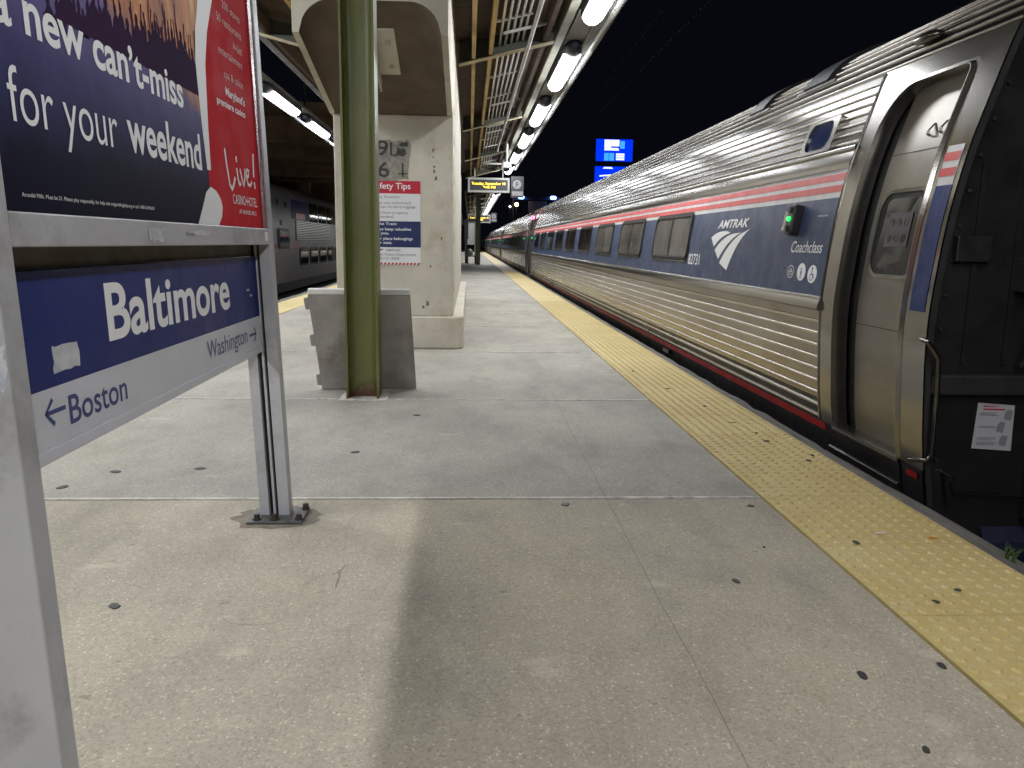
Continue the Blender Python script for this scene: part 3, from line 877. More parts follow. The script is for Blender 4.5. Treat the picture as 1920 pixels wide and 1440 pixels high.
YE0, YE1 = 3.62, 29.30
def build_car():
    car = thing('passenger_car', 'x', 'train car', (3.757, (YE0 + YE1) / 2, -1.2))
    flip = lambda y: YE0 + YE1 - y
    Y0, Y1 = 4.775, flip(4.775)
    ys = [Y0, 8.6, 13, 18, 23, Y1]
    # skirt with red line
    obj('skirt', strip([YE0 + .03, 4.6, 13, 23, YE1 - .03], plain(-.42, .098), -.004), M['skirt'], car, smooth=30)
    obj('red_line', band([4.72, 13, 23, flip(4.72)], .040, .085, .002), M['skirt_red'], car)
    rc = [A(z) for z in (.121, .193, .269, .343, .417, .490, .566, .640, .715)]
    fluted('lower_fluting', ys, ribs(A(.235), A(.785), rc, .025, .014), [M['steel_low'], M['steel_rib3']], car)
    obj('lower_panel', strip(ys, plain(.096, .237), -.001), M['skirt'], car, smooth=30)
    for c_ in rc[:2]: obj('rib', strip(ys, [(c_ + t * .028, q * .015 - .001) for t, q in ((-.5, 0), (-.42, .62), (-.25, .9), (0, 1), (.25, .9), (.42, .62), (.5, 0))]), M['steel_rib'], car, smooth=40)
    mb = strip(ys, [(A(.775), -.004), (A(.780), .022), (A(.79), .03), (A(.82), .027), (A(.85), .014), (A(.866), .003), (A(.868), -.006)])
    for y in (ys[0], ys[-1]): mb.poly([SP(y, a, h) for a, h in [(A(.775), -.004), (A(.780), .022), (A(.79), .03), (A(.82), .027), (A(.85), .014), (A(.866), .003)]])
    obj('sill_moulding', mb, M['steel_bright'], car, smooth=40)
    obj('blue_band', strip(ys, plain(.866, 1.462)), M['blue'], car, smooth=30)
    obj('white_band', strip(ys, plain(1.462, 1.632), .001), M['white'], car, smooth=30)
    for z0, z1 in ((1.497, 1.538), (1.566, 1.609)):
        obj('red_stripe', band(ys, z0, z1, .0032), M['red'], car)
    mb = strip(ys, [(A(1.630), -.004), (A(1.632), .012), (A(1.65), .018), (A(1.70), .014), (A(1.735), .010), (A(1.74), .022), (A(1.752), .026), (A(1.762), .022), (A(1.766), -.004)])
    obj('letterboard', mb, M['steel_bright'], car, smooth=40)
    a0, a1 = A(1.764), A(2.165)
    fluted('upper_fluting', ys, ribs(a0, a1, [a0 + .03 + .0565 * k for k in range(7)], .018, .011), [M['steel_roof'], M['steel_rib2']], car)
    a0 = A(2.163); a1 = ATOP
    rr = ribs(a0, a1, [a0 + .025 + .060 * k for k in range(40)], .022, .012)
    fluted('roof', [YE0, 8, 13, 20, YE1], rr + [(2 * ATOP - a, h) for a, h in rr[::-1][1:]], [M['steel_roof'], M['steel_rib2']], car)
    mb = MB(); mb.grid([[(2 * 3.757 - p[0], y, p[2]) for p in [SP(0, a) for a, _ in plain(-.42, 2.165)]] for y in (YE0, YE1)])
    obj('far_side', mb, M['steel_roof'], car, smooth=40)
    mb = MB(); mb.box(2.45, 5.1, YE0 + .4, YE1 - .4, -.62, -.40)
    for yb in (6.2, 26.8):
        for dy in (-1.25, 1.25):
            for xx_ in (3.04, 4.48): mb.tube([(xx_ - .06, yb + dy, -.76), (xx_ + .06, yb + dy, -.76)], .46, 20)
        mb.box(2.75, 4.75, yb - 1.9, yb + 1.9, -.85, -.62)
    mb.box(2.7, 4.8, 11, 20, -1.0, -.62)
    obj('undercarriage', mb, M['black'], car)
    # windows
    for k in range(9):
        y0 = 7.915 + 2.19 * k; y1 = y0 + 1.59
        fr = MB()
        out = rrect(y0, y1, 1.012, 1.492, .085); inn = rrect(y0 + .05, y1 - .05, 1.052, 1.452, .05)
        mid = rrect(y0 + .022, y1 - .022, 1.032, 1.472, .07)
        ring(fr, out, mid, lambda a, b: SZ(a, b, .006 if True else 0))
        ring(fr, mid, inn, lambda a, b: SZ(a, b, .016))
        ring(fr, out, out, lambda a, b: SZ(a, b, .006))
        ring(fr, rrect(y0 - .004, y1 + .004, 1.008, 1.496, .088), out, lambda a, b: SZ(a, b, .003))
        ring(fr, mid, mid, lambda a, b: SZ(a, b, .016))
        n = len(mid); o = len(fr.v)
        fr.v += [SZ(a, b, .006) for a, b in mid] + [SZ(a, b, .016) for a, b in mid] + [SZ(a, b, .016) for a, b in inn] + [SZ(a, b, .004) for a, b in inn]
        for s in (0, 2): fr.f += [(o + s * n + i, o + s * n + (i + 1) % n, o + (s + 1) * n + (i + 1) % n, o + (s + 1) * n + i) for i in range(n)]
        ym = y0 + .80
        fr.grid([[SZ(a, 1.052 + .4 * t / 4, .013) for t in range(5)] for a in (ym - .018, ym + .018)])
        w = obj('window', fr, M['rubber'], car)
        # bright lower lip
        mb = MB(); mb.grid([[SZ(a, zz, o2) for zz, o2 in ((1.000, .002), (1.003, .012), (1.012, .012), (1.016, .006))] for a in (y0 + .05, y1 - .05)])
        obj('drip_lip', mb, M['steel_bright'], w)
        for (ya, yb) in ((y0 + .045, ym - .016), (ym + .016, y1 - .045)):
            mb = MB(); mb.grid([[SZ(a, 1.045 + .414 * t / 6, .0045) for t in range(7)] for a in (ya, yb)])
            obj('pane', mb, M['carglass'] if k < 3 else M['glass'], w, smooth=30)
    # small upper window near the front end, roof straps
    mb = MB()
    ring(mb, rrect(5.13, 5.60, 1.765, 1.985, .012), rrect(5.185, 5.555, 1.787, 1.966, .075), lambda a, b: SZ(a, b, .03))
    o_ = rrect(5.13, 5.60, 1.765, 1.985, .012); mb.grid([[SZ(a, b, .03) for a, b in o_], [SZ(a, b, -.005) for a, b in o_]], True)
    i_ = rrect(5.185, 5.555, 1.787, 1.966, .075); mb.grid([[SZ(a, b, .03) for a, b in i_], [SZ(a, b, .012) for a, b in i_]], True)
    w = obj('upper_window', mb, M['steel_bright'], car)
    mb = MB(); mb.grid([[SZ(a, 1.79 + .18 * t / 4, .016) for t in range(5)] for a in (5.19, 5.555)])
    obj('pane', mb, M['sign_glass'], w)
    for yc, wd in ((7.12, .17), (5.92, .20)):
        a0 = A(2.30)
        sm = [(a0 + .05 * k, .035) for k in range(0, 24)]
        mb = MB()
        for y_, in ((yc - wd,), (yc + wd,)): mb.grid([[SP(y_, a, h), SP(y_, a, -.01)] for a, h in sm])
        mb.grid([[SP(y_, a, h) for a, h in sm] for y_ in (yc - wd, yc + wd)])
        mb.grid([[SP(y_, sm[0][0], .035), SP(y_, sm[0][0] - .02, 0)] for y_ in (yc - wd, yc + wd)])
        mb.grid([[SP(y_, sm[0][0] - .03, .02), SP(y_, sm[0][0] + .0, .02)] for y_ in (yc - wd - .12, yc + wd + .12)])
        obj('roof_strap', mb, M['end_ledge'], car, smooth=30)
    mb = MB(); p = SZ(4.30, 2.262, .03)
    mb.tube([(p[0], 4.30, p[2]), (p[0] - .015, 4.36, p[2]), (p[0], 4.52, p[2] + .01)], [.02, .034, .028], 10)
    obj('roof_lamp', mb, M['steel_roof'], car, smooth=50)
    # door status lights at both ends
    for fl in (lambda y: y, flip):
        mb = MB()
        mb.add([SZ(fl(y), z, o) for o in (.002, .03) for y, z in ((5.53, 1.27), (5.40, 1.27), (5.40, 1.395), (5.53, 1.395))], [(4, 5, 6, 7), (0, 1, 5, 4), (1, 2, 6, 5), (2, 3, 7, 6), (3, 0, 4, 7)])
        lt = obj('status_light', mb, M['steel_bright'], car)
        mb = MB(); o_ = rrect(5.285, 5.395, 1.235, 1.435, .03)
        o_ = [(fl(a), b) for a, b in o_]
        mb.grid([[SZ(a, b, .0) for a, b in o_], [SZ(a, b, .055) for a, b in o_], [SZ(fl(5.34) + (a - fl(5.34)) * .8, 1.335 + (b - 1.335) * .9, .066) for a, b in o_]], True)
        mb.poly([SZ(fl(5.34) + (a - fl(5.34)) * .8, 1.335 + (b - 1.335) * .9, .066) for a, b in o_])
        obj('housing', mb, M['black'], lt)
        for zc, mt, r in ((1.395, M['rubber'], .024), (1.338, M['green'], .017), (1.278, M['rubber'], .024)):
            mb = MB(); mb.grid([[SZ(a, b, .060) for a, b in ellipse(fl(5.34), zc, r, r, 16)], [SZ(a, b, .078) for a, b in ellipse(fl(5.34), zc, r * .75, r * .75, 16)]], True)
            mb.poly([SZ(a, b, .078) for a, b in ellipse(fl(5.34), zc, r * .75, r * .75, 16)])
            obj('lamp', mb, mt, lt)
    # vestibules with a recessed door at both ends
    for fl in (lambda y: y, flip):
        def q(y, z, o=0.0): return SZ(fl(y), z, o)
        inn = []; out = []
        yi0, yi1, zi0, zi1 = 3.848, 4.575, .105, 2.035
        yo0, yo1, zo0, zo1 = YE0, 4.78, .098, 2.172
        def side(a, b, n): return [(a[0] + (b[0] - a[0]) * k / n, a[1] + (b[1] - a[1]) * k / n) for k in range(n)]
        r = .25
        def arc(cy_, cz_, a0): return [(cy_ + r * math.cos(math.radians(a0 + 90 * k / 8)), cz_ + r * math.sin(math.radians(a0 + 90 * k / 8))) for k in range(8)]
        r2 = .05
        inn = side((yi0, zi0), (yi1, zi0), 8) + side((yi1, zi0), (yi1, zi1 - r), 26) + arc(yi1 - r, zi1 - r, 0) + side((yi1 - r, zi1), (yi0 + r2, zi1), 8) + \
              [(yi0 + r2 + r2 * math.cos(math.radians(90 + 90 * k / 8)), zi1 - r2 + r2 * math.sin(math.radians(90 + 90 * k / 8))) for k in range(8)] + side((yi0, zi1 - r2), (yi0, zi0), 26)
        out = side((yo0, zo0), (yo1, zo0), 8) + side((yo1, zo0), (yo1, zo1 - .1), 26) + [(yo1, zo1 - .1 + .1 * k / 4) for k in range(4)] + [(yo1 - .1 * k / 4, zo1) for k in range(4)] + side((yo1 - .1, zo1), (yo0 + .1, zo1), 8) + \
              [(yo0 + .1 - .1 * k / 4, zo1) for k in range(4)] + [(yo0, zo1 - .1 * k / 4) for k in range(4)] + side((yo0, zo1 - .1), (yo0, zo0), 26)
        mid = [(a + (c - a) * .8, b + (d - b) * .8) for (a, b), (c, d) in zip(out, inn)]
        mb = MB()
        ring(mb, out, mid, lambda a, b: q(a, b, .006))
        ring(mb, mid, inn, lambda a, b: q(a, b, .006))
        n = len(inn); o = len(mb.v)
        L1 = [q(a, b, .006) for a, b in inn]; L2 = [q(a, b, .022) for a, b in inn]
        sh = [(a + (c - a) * .02, b + (d - b) * .02) for (a, b), (c, d) in zip(inn, out)]
        inn2 = inn
        mb.v += [q(a, b, .006) for a, b in [((c * .90 + e * .10), (d * .90 + g * .10)) for (c, d), (e, g) in zip(inn, out)]] + [q(a, b, .020) for a, b in [((c * .97 + e * .03), (d * .97 + g * .03)) for (c, d), (e, g) in zip(inn, out)]] + \
                [q(a, b, .020) for a, b in inn] + [(q(a, b, 0)[0] + .075, fl(a), q(a, b, 0)[2]) for a, b in inn]
        for s in range(3): mb.f += [(o + s * n + i, o + s * n + (i + 1) % n, o + (s + 1) * n + (i + 1) % n, o + (s + 1) * n + i) for i in range(n)]
        # edge roll beside the fluted wall
        mb.grid([[q(yy_, zz, o2) for yy_, o2 in ((4.765, .0), (4.767, .012), (4.778, .014), (4.79, .008), (4.792, -.01))] for zz in np.linspace(.1, 2.165, 40)])
        fm = obj('door_frame', mb, M['steel_bright'], car, smooth=35)
        # door leaf
        mb = MB()
        zs = np.linspace(.09, 2.05, 36)
        mb.grid([[(q(0, z)[0] + .068, fl(y_), q(0, z)[2]) for z in zs] for y_ in (3.83, 4.455)])
        mb.grid([[(q(0, z)[0] + .068, fl(4.455), q(0, z)[2]) for z in zs], [(q(0, z)[0] + .10, fl(4.455), q(0, z)[2]) for z in zs]])
        dr = obj('door', mb, M['steel_door'], car, smooth=30)
        mb = MB(); mb.grid([[(q(0, z)[0] + .095, fl(y_), q(0, z)[2]) for z in zs] for y_ in (4.40, 4.60)])
        obj('door_gap_shade', mb, M['rubber'], dr)  # black sheet stands in for the shadow in the gap beside the door
        dq = lambda a, b, o2=0.0: (q(0, b)[0] + .068 - o2, fl(a), q(0, b)[2])
        mb = MB()
        o1, o2_, o3 = rrect(3.905, 4.385, 1.005, 1.475, .105, 6), rrect(3.925, 4.365, 1.025, 1.455, .09, 6), rrect(3.955, 4.335, 1.055, 1.425, .07, 6)
        mb.grid([pmap(o1, lambda a, b: dq(a, b, .0005)), pmap(o1, lambda a, b: dq(a, b, .016)), pmap(o2_, lambda a, b: dq(a, b, .018))], True)
        wf = obj('door_window', mb, M['steel_bright'], dr, smooth=40)
        mb = MB(); mb.grid([pmap(o2_, lambda a, b: dq(a, b, .018)), pmap(o2_, lambda a, b: dq(a, b, .012)), pmap(o3, lambda a, b: dq(a, b, .010))], True)
        obj('rubber_seal', mb, M['rubber'], dr)
        mb = MB(); mb.poly(pmap(o3, lambda a, b: dq(a, b, .009))); obj('pane', mb, M['glass'], dr)
        mb = MB(); mb.grid([[dq(yy_, z, .0098) for z in (1.17, 1.35)] for yy_ in (4.04, 4.27)]); nt_ = obj('pane_patch', mb, M['dimpatch'], dr)  # dim rectangle with six round dots laid on the pane
        for r_ in (1.215, 1.30):
            for c_ in (4.085, 4.155, 4.225):
                mb = MB(); mb.poly(pmap(ellipse(c_, r_, .022, .022, 14), lambda a, b: dq(a, b, .0105))); obj('pane_dot', mb, M['glass'], nt_)
        mb = MB()
        for za in (.735, 1.665): mb.grid([[dq(yy_, za + dz, .002) for dz in (0, .004)] for yy_ in (3.835, 4.468)])
        obj('seam', mb, M['rubber'], dr)
        mb = MB()
        for yk in (4.02, 4.13):
            mb.grid([[dq(yk - .02, 1.735, .001), dq(yk + .02, 1.735, .001)], [dq(yk - .016, 1.745, .02), dq(yk + .016, 1.745, .02)], [dq(yk - .016, 1.765, .02), dq(yk + .016, 1.765, .02)], [dq(yk - .012, 1.80, .001), dq(yk + .012, 1.80, .001)]])
        obj('handle_stop', mb, M['steel_bright'], dr)
        # threshold and dark step well below
        mb = MB(); mb.grid([[(q(0, .1)[0] + dx, fl(yy_), z) for dx, z in ((.10, .112), (.0, .104), (-.012, .098), (-.012, .080), (.0, .076))] for yy_ in (3.85, 4.60)])
        obj('threshold', mb, M['steel_bright'], car)
        mb = MB(); mb.grid([[q(yy_, z, .004) for z in (-.40, -.2, -.04, .0, .095)] for yy_ in (3.85, 4.66)])
        mb.grid([[q(yy_, z, o2) for z, o2 in ((-.055, .004), (-.05, .018), (-.038, .018), (-.033, .004))] for yy_ in (3.86, 4.66)])
        obj('step_panel', mb, M['end'], car)
        # stripes on the end post
        mb = MB(); mb.grid([[q(yy_, z, .0085) for z in np.linspace(.866, 1.455, 12)] for yy_ in (3.655, 3.785)]); obj('blue_patch', mb, M['blue2'], car, smooth=30)
        mb = MB(); mb.grid([[q(yy_, z, .0080) for z in np.linspace(1.456, 1.64, 5)] for yy_ in (3.655, 3.785)]); obj('white_patch', mb, M['white'], car)
        for z0, z1 in ((1.497, 1.535), (1.568, 1.608)):
            mb = MB(); mb.grid([[q(yy_, z, .0105) for z in (z0, z1)] for yy_ in (3.66, 3.785)]); obj('red_patch', mb, M['red'], car)
        mb = MB(); mb.grid([[q(yy_, z, .004) for z in (.035, .07)] for yy_ in (3.685, 3.785)]); obj('red_patch', mb, M['skirt_red'], car)
        mb = MB(); mb.grid([[q(yy_, z, .003) for z in np.linspace(.11, 2.15, 30)] for yy_ in (3.832, 3.838)]); obj('post_seam', mb, M['rubber'], car)
        # end wall, set back behind the lip of the skin
        lo_ = [SP(0, a) for a, _ in plain(-.42, 2.6)] ; 
        ea = [SP(0, a) for a in np.linspace(0.03, ATOP, 40)]
        loop = [(x_, z_) for x_, _, z_ in ea] + [(2 * 3.757 - x_, z_) for x_, _, z_ in ea[::-1][1:]]
        ye = fl(YE0 + .03); ysgn = 1 if fl(1) < fl(2) else -1
        mb = MB(); mb.poly([(x_, ye, z_) for x_, z_ in loop])
        rim = [(x_, z_) for x_, z_ in loop]
        ew = obj('end_wall', mb, M['end'], car)
        mb = MB(); mb.grid([[(x_, fl(YE0 - .004), z_) for x_, z_ in rim], [(x_ + (.03 if x_ < 3.757 else -.03), fl(YE0 - .004), z_ - .01) for x_, z_ in rim], [(x_ + (.035 if x_ < 3.757 else -.035), ye, z_ - .012) for x_, z_ in rim]])
        obj('end_lip', mb, M['end_ledge'], car, smooth=40)
        mb = MB()
        y_a = fl(YE0 - .02); y_b = ye
        mb.box(2.20, 5.3, min(y_a, y_b), max(y_a, y_b), .475, .575)
        obj('end_ledge', mb, M['end_ledge'], car, bevel=.012)
        # gangway diaphragm
        y_a = fl(YE0 - .24); y_b = ye
        mb = MB()
        for xa, xb, za, zb in ((3.05, 3.25, -.1, 2.3), (4.27, 4.47, -.1, 2.3), (3.25, 4.27, 2.1, 2.3)): mb.box(xa, xb, min(y_a, y_b), max(y_a, y_b), za, zb)
        obj('gangway', mb, M['rubber'], car, bevel=.03)
        mb = MB(); mb.box(2.25, 2.42, min(fl(YE0 - .012), ye), max(fl(YE0 - .012), ye), 1.105, 1.225)
        obj('end_box', mb, M['black'], car, bevel=.006)
        # cables, jumper boxes and bolts on the end wall
        for (xc, z0_, z1_, sag) in ((2.62, 1.02, .62, .10), (2.72, .98, .60, .14), (2.82, 1.0, .30, .22)):
            mb = MB(); pts = [(xc + .03 * math.sin(3.1 * t / 8), fl(YE0 - .02 - sag * math.sin(math.pi * t / 8) * .5), z0_ + (z1_ - z0_) * t / 8 - sag * math.sin(math.pi * t / 8) * .3) for t in range(9)]
            mb.tube(pts, .017, 8); obj('jumper_cable', mb, M['rubber'], car, smooth=50)
        mb = MB(); mb.box(2.56, 2.88, min(fl(YE0 - .06), ye), max(fl(YE0 - .06), ye), .97, 1.13); obj('jumper_box', mb, M['end_ledge'], car, bevel=.008)
        mb = MB()
        for xb, zt_ in ((2.36, 1.55), (2.56, 2.1), (2.86, 2.3)):
            mb.mark(); mb.box(xb - .012, xb + .012, min(fl(YE0 + .018), ye), max(fl(YE0 + .018), ye), .62, zt_)
        obj('end_stiffener', mb, M['end'], car)
        mb = MB()
        for zz in np.arange(.15, 2.0, .16):
            xr = SP(0, A(zz))[0] + .075
            mb.tube([(xr, ye, zz), (xr, fl(YE0 + .018), zz)], .010, 8)
        obj('rivet_row', mb, M['end_ledge'], car)
        # grab rails
        mb = MB()
        y_r = fl(YE0 - .05)
        mb.tube([(2.15, fl(YE0 + .03), .737), (2.135, y_r, .735), (2.165, y_r, .70), (2.195, y_r, .655), (2.205, y_r, .5), (2.213, y_r, .19), (2.19, y_r, .162), (2.15, fl(YE0 + .03), .150)], .0115, 10)
        obj('grab_rail', mb, M['steel_roof'], car, smooth=50)
        mb = MB(); mb.tube([(2.325, ye, .085), (2.325, y_r, .08), (2.327, y_r, .03), (2.345, y_r, .0), (2.62, y_r, -.01), (2.73, y_r, -.012)], .011, 8)
        mb.mark(); mb.tube([(2.745, ye, .95), (2.745, y_r, .93), (2.735, y_r, .6), (2.732, y_r, -.10), (2.75, y_r, -.14), (2.75, ye, -.15)], .0125, 8)
        obj('grab_rail', mb, M['steel_roof'], car, smooth=50)
        mb = MB(); mb.box(3.55, 3.95, min(fl(YE0 - .3), ye), max(fl(YE0 - .3), ye), -.7, -.35)
        mb.mark(); mb.tube([(2.55, fl(YE0 + .15), -.30), (3.2, fl(YE0 + .15), -.30)], .16, 16)
        obj('coupler', mb, M['coupler'], car)
    return car

M['steel_rib'] = mat_steel('bottom_rib_highlight_steel', (.78, .76, .73), (.4, .34, .26), .3, .28, 0)  # bottom ribs: highlights put into a paler steel colour
M['steel_rib2'] = mat_steel('rib_highlight_steel', (.46, .44, .405), (.26, .225, .165), .5, .21, 0)  # upper ribs paler than the flats: highlights put into the colour
M['steel_rib3'] = mat_steel('lower_rib_highlight_steel', (.64, .60, .53), (.34, .27, .17), .5, .24, 0)  # lower ribs likewise carry their highlight as a paler colour
M['carglass'] = simple('pale_window_glass', (.17, .158, .142), .12, var=.5, scale=1.2, stretch=(1, 1.5, .6))  # paler grey-brown glass for the nearest windows
M['sign_glass'] = flat('blue_tinted_glass', (.02, .035, .11), .08)
M['blue2'] = mat_carpaint('end_post_blue', (.008, .024, .125), .45)
M['dimpatch'] = flat('dim_pane_patch', (.075, .073, .085), .35)
M['coupler'] = simple('coupler_dark_blue', (.012, .016, .04), .5)
car = build_car()
car['label'] = 'nearest silver passenger car with blue window band, its black end wall facing the camera'
car['group'] = 'passenger cars of the train on the right'
base_parts = list(car.children)

# copies of the car further along the train
CARP = 26.25
names = ['second silver passenger car, first one beyond the near car and its red marker lamp',
         'third silver passenger car of the train, between the second and fourth cars',
         'fourth silver passenger car, small in the distance along the yellow strip',
         'farthest silver passenger car at the vanishing end of the train']
def copy_tree(o, parent=None):
    c = o.copy(); COL.objects.link(c); c.parent = parent
    for ch in list(o.children): copy_tree(ch, c)
    return c
cars = [car]
for k, lb in enumerate(names, 1):
    c = copy_tree(car)
    c.location = car.location + Vector((0, CARP * k, 0)); c['label'] = lb
    cars.append(c)

# markings only the nearest car shows
fc = lambda o: (lambda u_, z: SZ(-u_, z, o))             # u runs towards the camera = left to right in view
F1 = fc(.0028)
mb = MB()
put_text(mb, '82731', -7.87, -7.49, .985, .098, F1, bold=.006)
put_text(mb, 'AMTRAK', -7.08, -6.30, 1.316, .066, F1, bold=.024, shear=.22)
put_text(mb, 'Coachclass', -5.36, -4.88, 1.128, .072, F1, shear=.22, bold=.004)
put_text(mb, 'welcome', -5.045, -4.90, 1.352, .014, F1)
def Lpx(px, py):      # logo outline measured on the car side
    return px, py
def bez(p0, p1, p2, n=8): return [((1 - t) ** 2 * p0[0] + 2 * t * (1 - t) * p1[0] + t * t * p2[0], (1 - t) ** 2 * p0[1] + 2 * t * (1 - t) * p1[1] + t * t * p2[1]) for t in [k / n for k in range(n + 1)]]
mb.mark()
top1 = bez((-7.215, 1.235), (-7.06, 1.300), (-6.78, 1.287)) + [(-6.70, 1.272)]
bot1 = bez((-6.70, 1.272), (-6.93, 1.255), (-7.10, 1.158))
mb.poly(pmap(top1 + bot1[1:], F1))
top2 = bez((-7.06, 1.128), (-6.90, 1.240), (-6.62, 1.266)) + [(-6.43, 1.272)]
bot2 = bez((-6.43, 1.272), (-6.72, 1.225), (-6.93, 1.050))
mb.poly(pmap(top2 + bot2[1:], F1))
top3 = bez((-6.88, 1.018), (-6.70, 1.20), (-6.42, 1.265)) + [(-6.235, 1.300)]
bot3 = bez((-6.235, 1.300), (-6.50, 1.215), (-6.66, .962))
mb.poly(pmap(top3 + bot3[1:], F1))
mb.mark()
for cu, r in ((-5.135, .0665), (-4.965, .068)):
    mb.poly(pmap(ellipse(cu, 1.003 if cu < -5 else .995, r, .057), F1))
mb.mark()
for r in ((.058, .052),):
    ring(mb, ellipse(-5.31, 1.0, .056, .042), ellipse(-5.31, 1.0, .050, .037), F1)
ring(mb, ellipse(-5.325, .992, .020, .015), ellipse(-5.325, .992, .015, .011), F1); ring(mb, ellipse(-5.292, .992, .020, .015), ellipse(-5.292, .992, .015, .011), F1)
mb.ribbon([(-5.325, .995), (-5.315, 1.018), (-5.296, 1.018), (-5.292, .995)], .006, F1)
obj('lettering', mb, M['letter'], car)
F2 = fc(.0042)
mb = MB()
mb.poly(pmap(ellipse(-5.135, 1.020, .010, .008, 10), F2)); mb.ribbon([(-5.135, 1.010), (-5.135, .985)], .020, F2)
ring(mb, ellipse(-5.135, .970, .016, .012, 14), ellipse(-5.135, .970, .010, .008, 14), F2)
mb.mark()
mb.poly(pmap(ellipse(-4.968, 1.032, .010, .008, 10), F2)); mb.ribbon([(-4.97, 1.024), (-4.968, .995), (-4.945, .992), (-4.935, .968)], .010, F2)
ring(mb, ellipse(-4.972, .975, .026, .022, 16), ellipse(-4.972, .975, .020, .017, 16), F2)
obj('pictogram', mb, M['signletterblue'], car)
mb = MB(); y_e = YE0 + .0285
fe = lambda x, z: (x, y_e - .001, z)
mb.prism(pmap([(2.455, .206), (2.655, .193), (2.648, .42), (2.463, .433)], fe), (0, -.003, 0))
pc = obj('placard', mb, M['placard'], car)
fe2 = lambda x, z: (x, y_e - .0062, z)
mb = MB(); put_text(mb, 'EMERGENCY', 2.49, 2.57, .412, .009, fe2, bold=.01); mb.ribbon([(2.49, .402), (2.60, .400)], .006, fe2); obj('lettering', mb, M['sred'], pc)
mb = MB()
for z in (.385, .379, .373, .318, .312, .262, .256, .250, .238, .232, .226):
    mb.ribbon([(2.475, z), (2.475 + random.uniform(.07, .10), z - .002)], .0022, fe2)
for zc, xc in ((.372, 2.622), (.312, 2.59), (.245, 2.61)):
    mb.mark()
    mb.poly(pmap([(xc - .022, zc - .02), (xc + .012, zc - .028), (xc + .02, zc + .022), (xc - .006, zc + .028), (xc - .02, zc + .012)], fe2))
obj('pictogram', mb, M['sgrey'], pc)
mb = MB(); p = SZ(8.66, .008, .0); mb.box(p[0] - .045, p[0] + .01, 8.56, 8.80, -.015, .03); obj('side_bracket', mb, M['steel_roof'], car, bevel=.004)
# red marker lamp on the second car's near corner
mb = MB(); p = SZ(YE0 + CARP + .6, 2.10, .05)
mb.tube([(p[0] + .03, p[1], p[2]), (p[0] - .03, p[1], p[2])], .06, 14)
ml = obj('marker_lamp', mb, M['redled'], cars[1])

# ================================================================== PLATFORM CANOPY AND ITS LAMPS
CC = -.81
def canopy(ya, yb, beams, label, side_arm=True):
    can = thing('platform_canopy', label, 'canopy', (CC, (ya + yb) / 2, 3.4))
    def zb(d): return 3.442 + .256 * (d - .67)           # underside of the beams, d = distance from the centre line
    for s in (1, -1):
        X = lambda d: CC + s * d
        for yb_ in beams:
            mb = MB()
            d0, d1 = .665, 1.90
            mb.hexa([(X(d0), yb_ - .006, zb(d0) + .012), (X(d1), yb_ - .006, zb(d1) + .012), (X(d1), yb_ + .006, zb(d1) + .012), (X(d0), yb_ + .006, zb(d0) + .012)],
                    [(X(d0), yb_ - .006, zb(d0) + .30), (X(d1), yb_ - .006, zb(d1) + .22), (X(d1), yb_ + .006, zb(d1) + .22), (X(d0), yb_ + .006, zb(d0) + .30)])
            w = obj('cross_beam', mb, M['web'], can)
            mb = MB()
            mb.hexa([(X(d0), yb_ - .075, zb(d0)), (X(d1), yb_ - .075, zb(d1)), (X(d1), yb_ + .075, zb(d1)), (X(d0), yb_ + .075, zb(d0))],
                    [(X(d0), yb_ - .075, zb(d0) + .012), (X(d1), yb_ - .075, zb(d1) + .012), (X(d1), yb_ + .075, zb(d1) + .012), (X(d0), yb_ + .075, zb(d0) + .012)])
            obj('flange', mb, M['beam'], w)
        for d, w_, h_ in ((.855, .050, .20), (1.075, .050, .20), (1.78, .06, .16)):
            mb = MB()
            ends = [ya] + [b for b in beams if ya < b < yb] + [yb]
            for p, q_ in zip(ends[:-1], ends[1:]): mb.box(X(d) - w_ / 2, X(d) + w_ / 2, p + .03, q_ - .03, zb(d) + .03, zb(d) + .03 + h_)
            obj('joist', mb, M['joist'] if d < 1.5 else M['deck'], can)
        mb = MB(); d0, d1 = .55, 2.2
        mb.hexa([(X(d0), ya, zb(d0) + .30), (X(d1), ya, zb(d1) + .26), (X(d1), yb, zb(d1) + .26), (X(d0), yb, zb(d0) + .30)],
                [(X(d0), ya, zb(d0) + .34), (X(d1), ya, zb(d1) + .30), (X(d1), yb, zb(d1) + .30), (X(d0), yb, zb(d0) + .34)])
        obj('roof_boards', mb, M['deck'], can)
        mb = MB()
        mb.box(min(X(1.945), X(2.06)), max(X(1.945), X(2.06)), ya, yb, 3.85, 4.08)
        obj('fascia', mb, M['fascia'] if s > 0 else M['fasciadim'], can, bevel=.01)
    mb = MB()
    mb.box(CC - .12, CC + .12, ya, min(yb, 6.9) if ya < 0 else yb, 3.445, 3.75)
    obj('spine_beam', mb, M['web'], can)
    return can
can1 = canopy(-8.0, 30.5, [-7.6, -1.4, 4.8, 11.0, 17.3, 23.5, 29.7], 'near butterfly platform canopy of pale-flanged beams, amber joists and brown boards overhead')
can2 = canopy(41.0, 110.0, [41.5, 47.7, 53.9, 60.1, 66.3, 72.5, 78.7, 84.9, 91.1], 'far butterfly canopy over the platform beyond the first departure board')

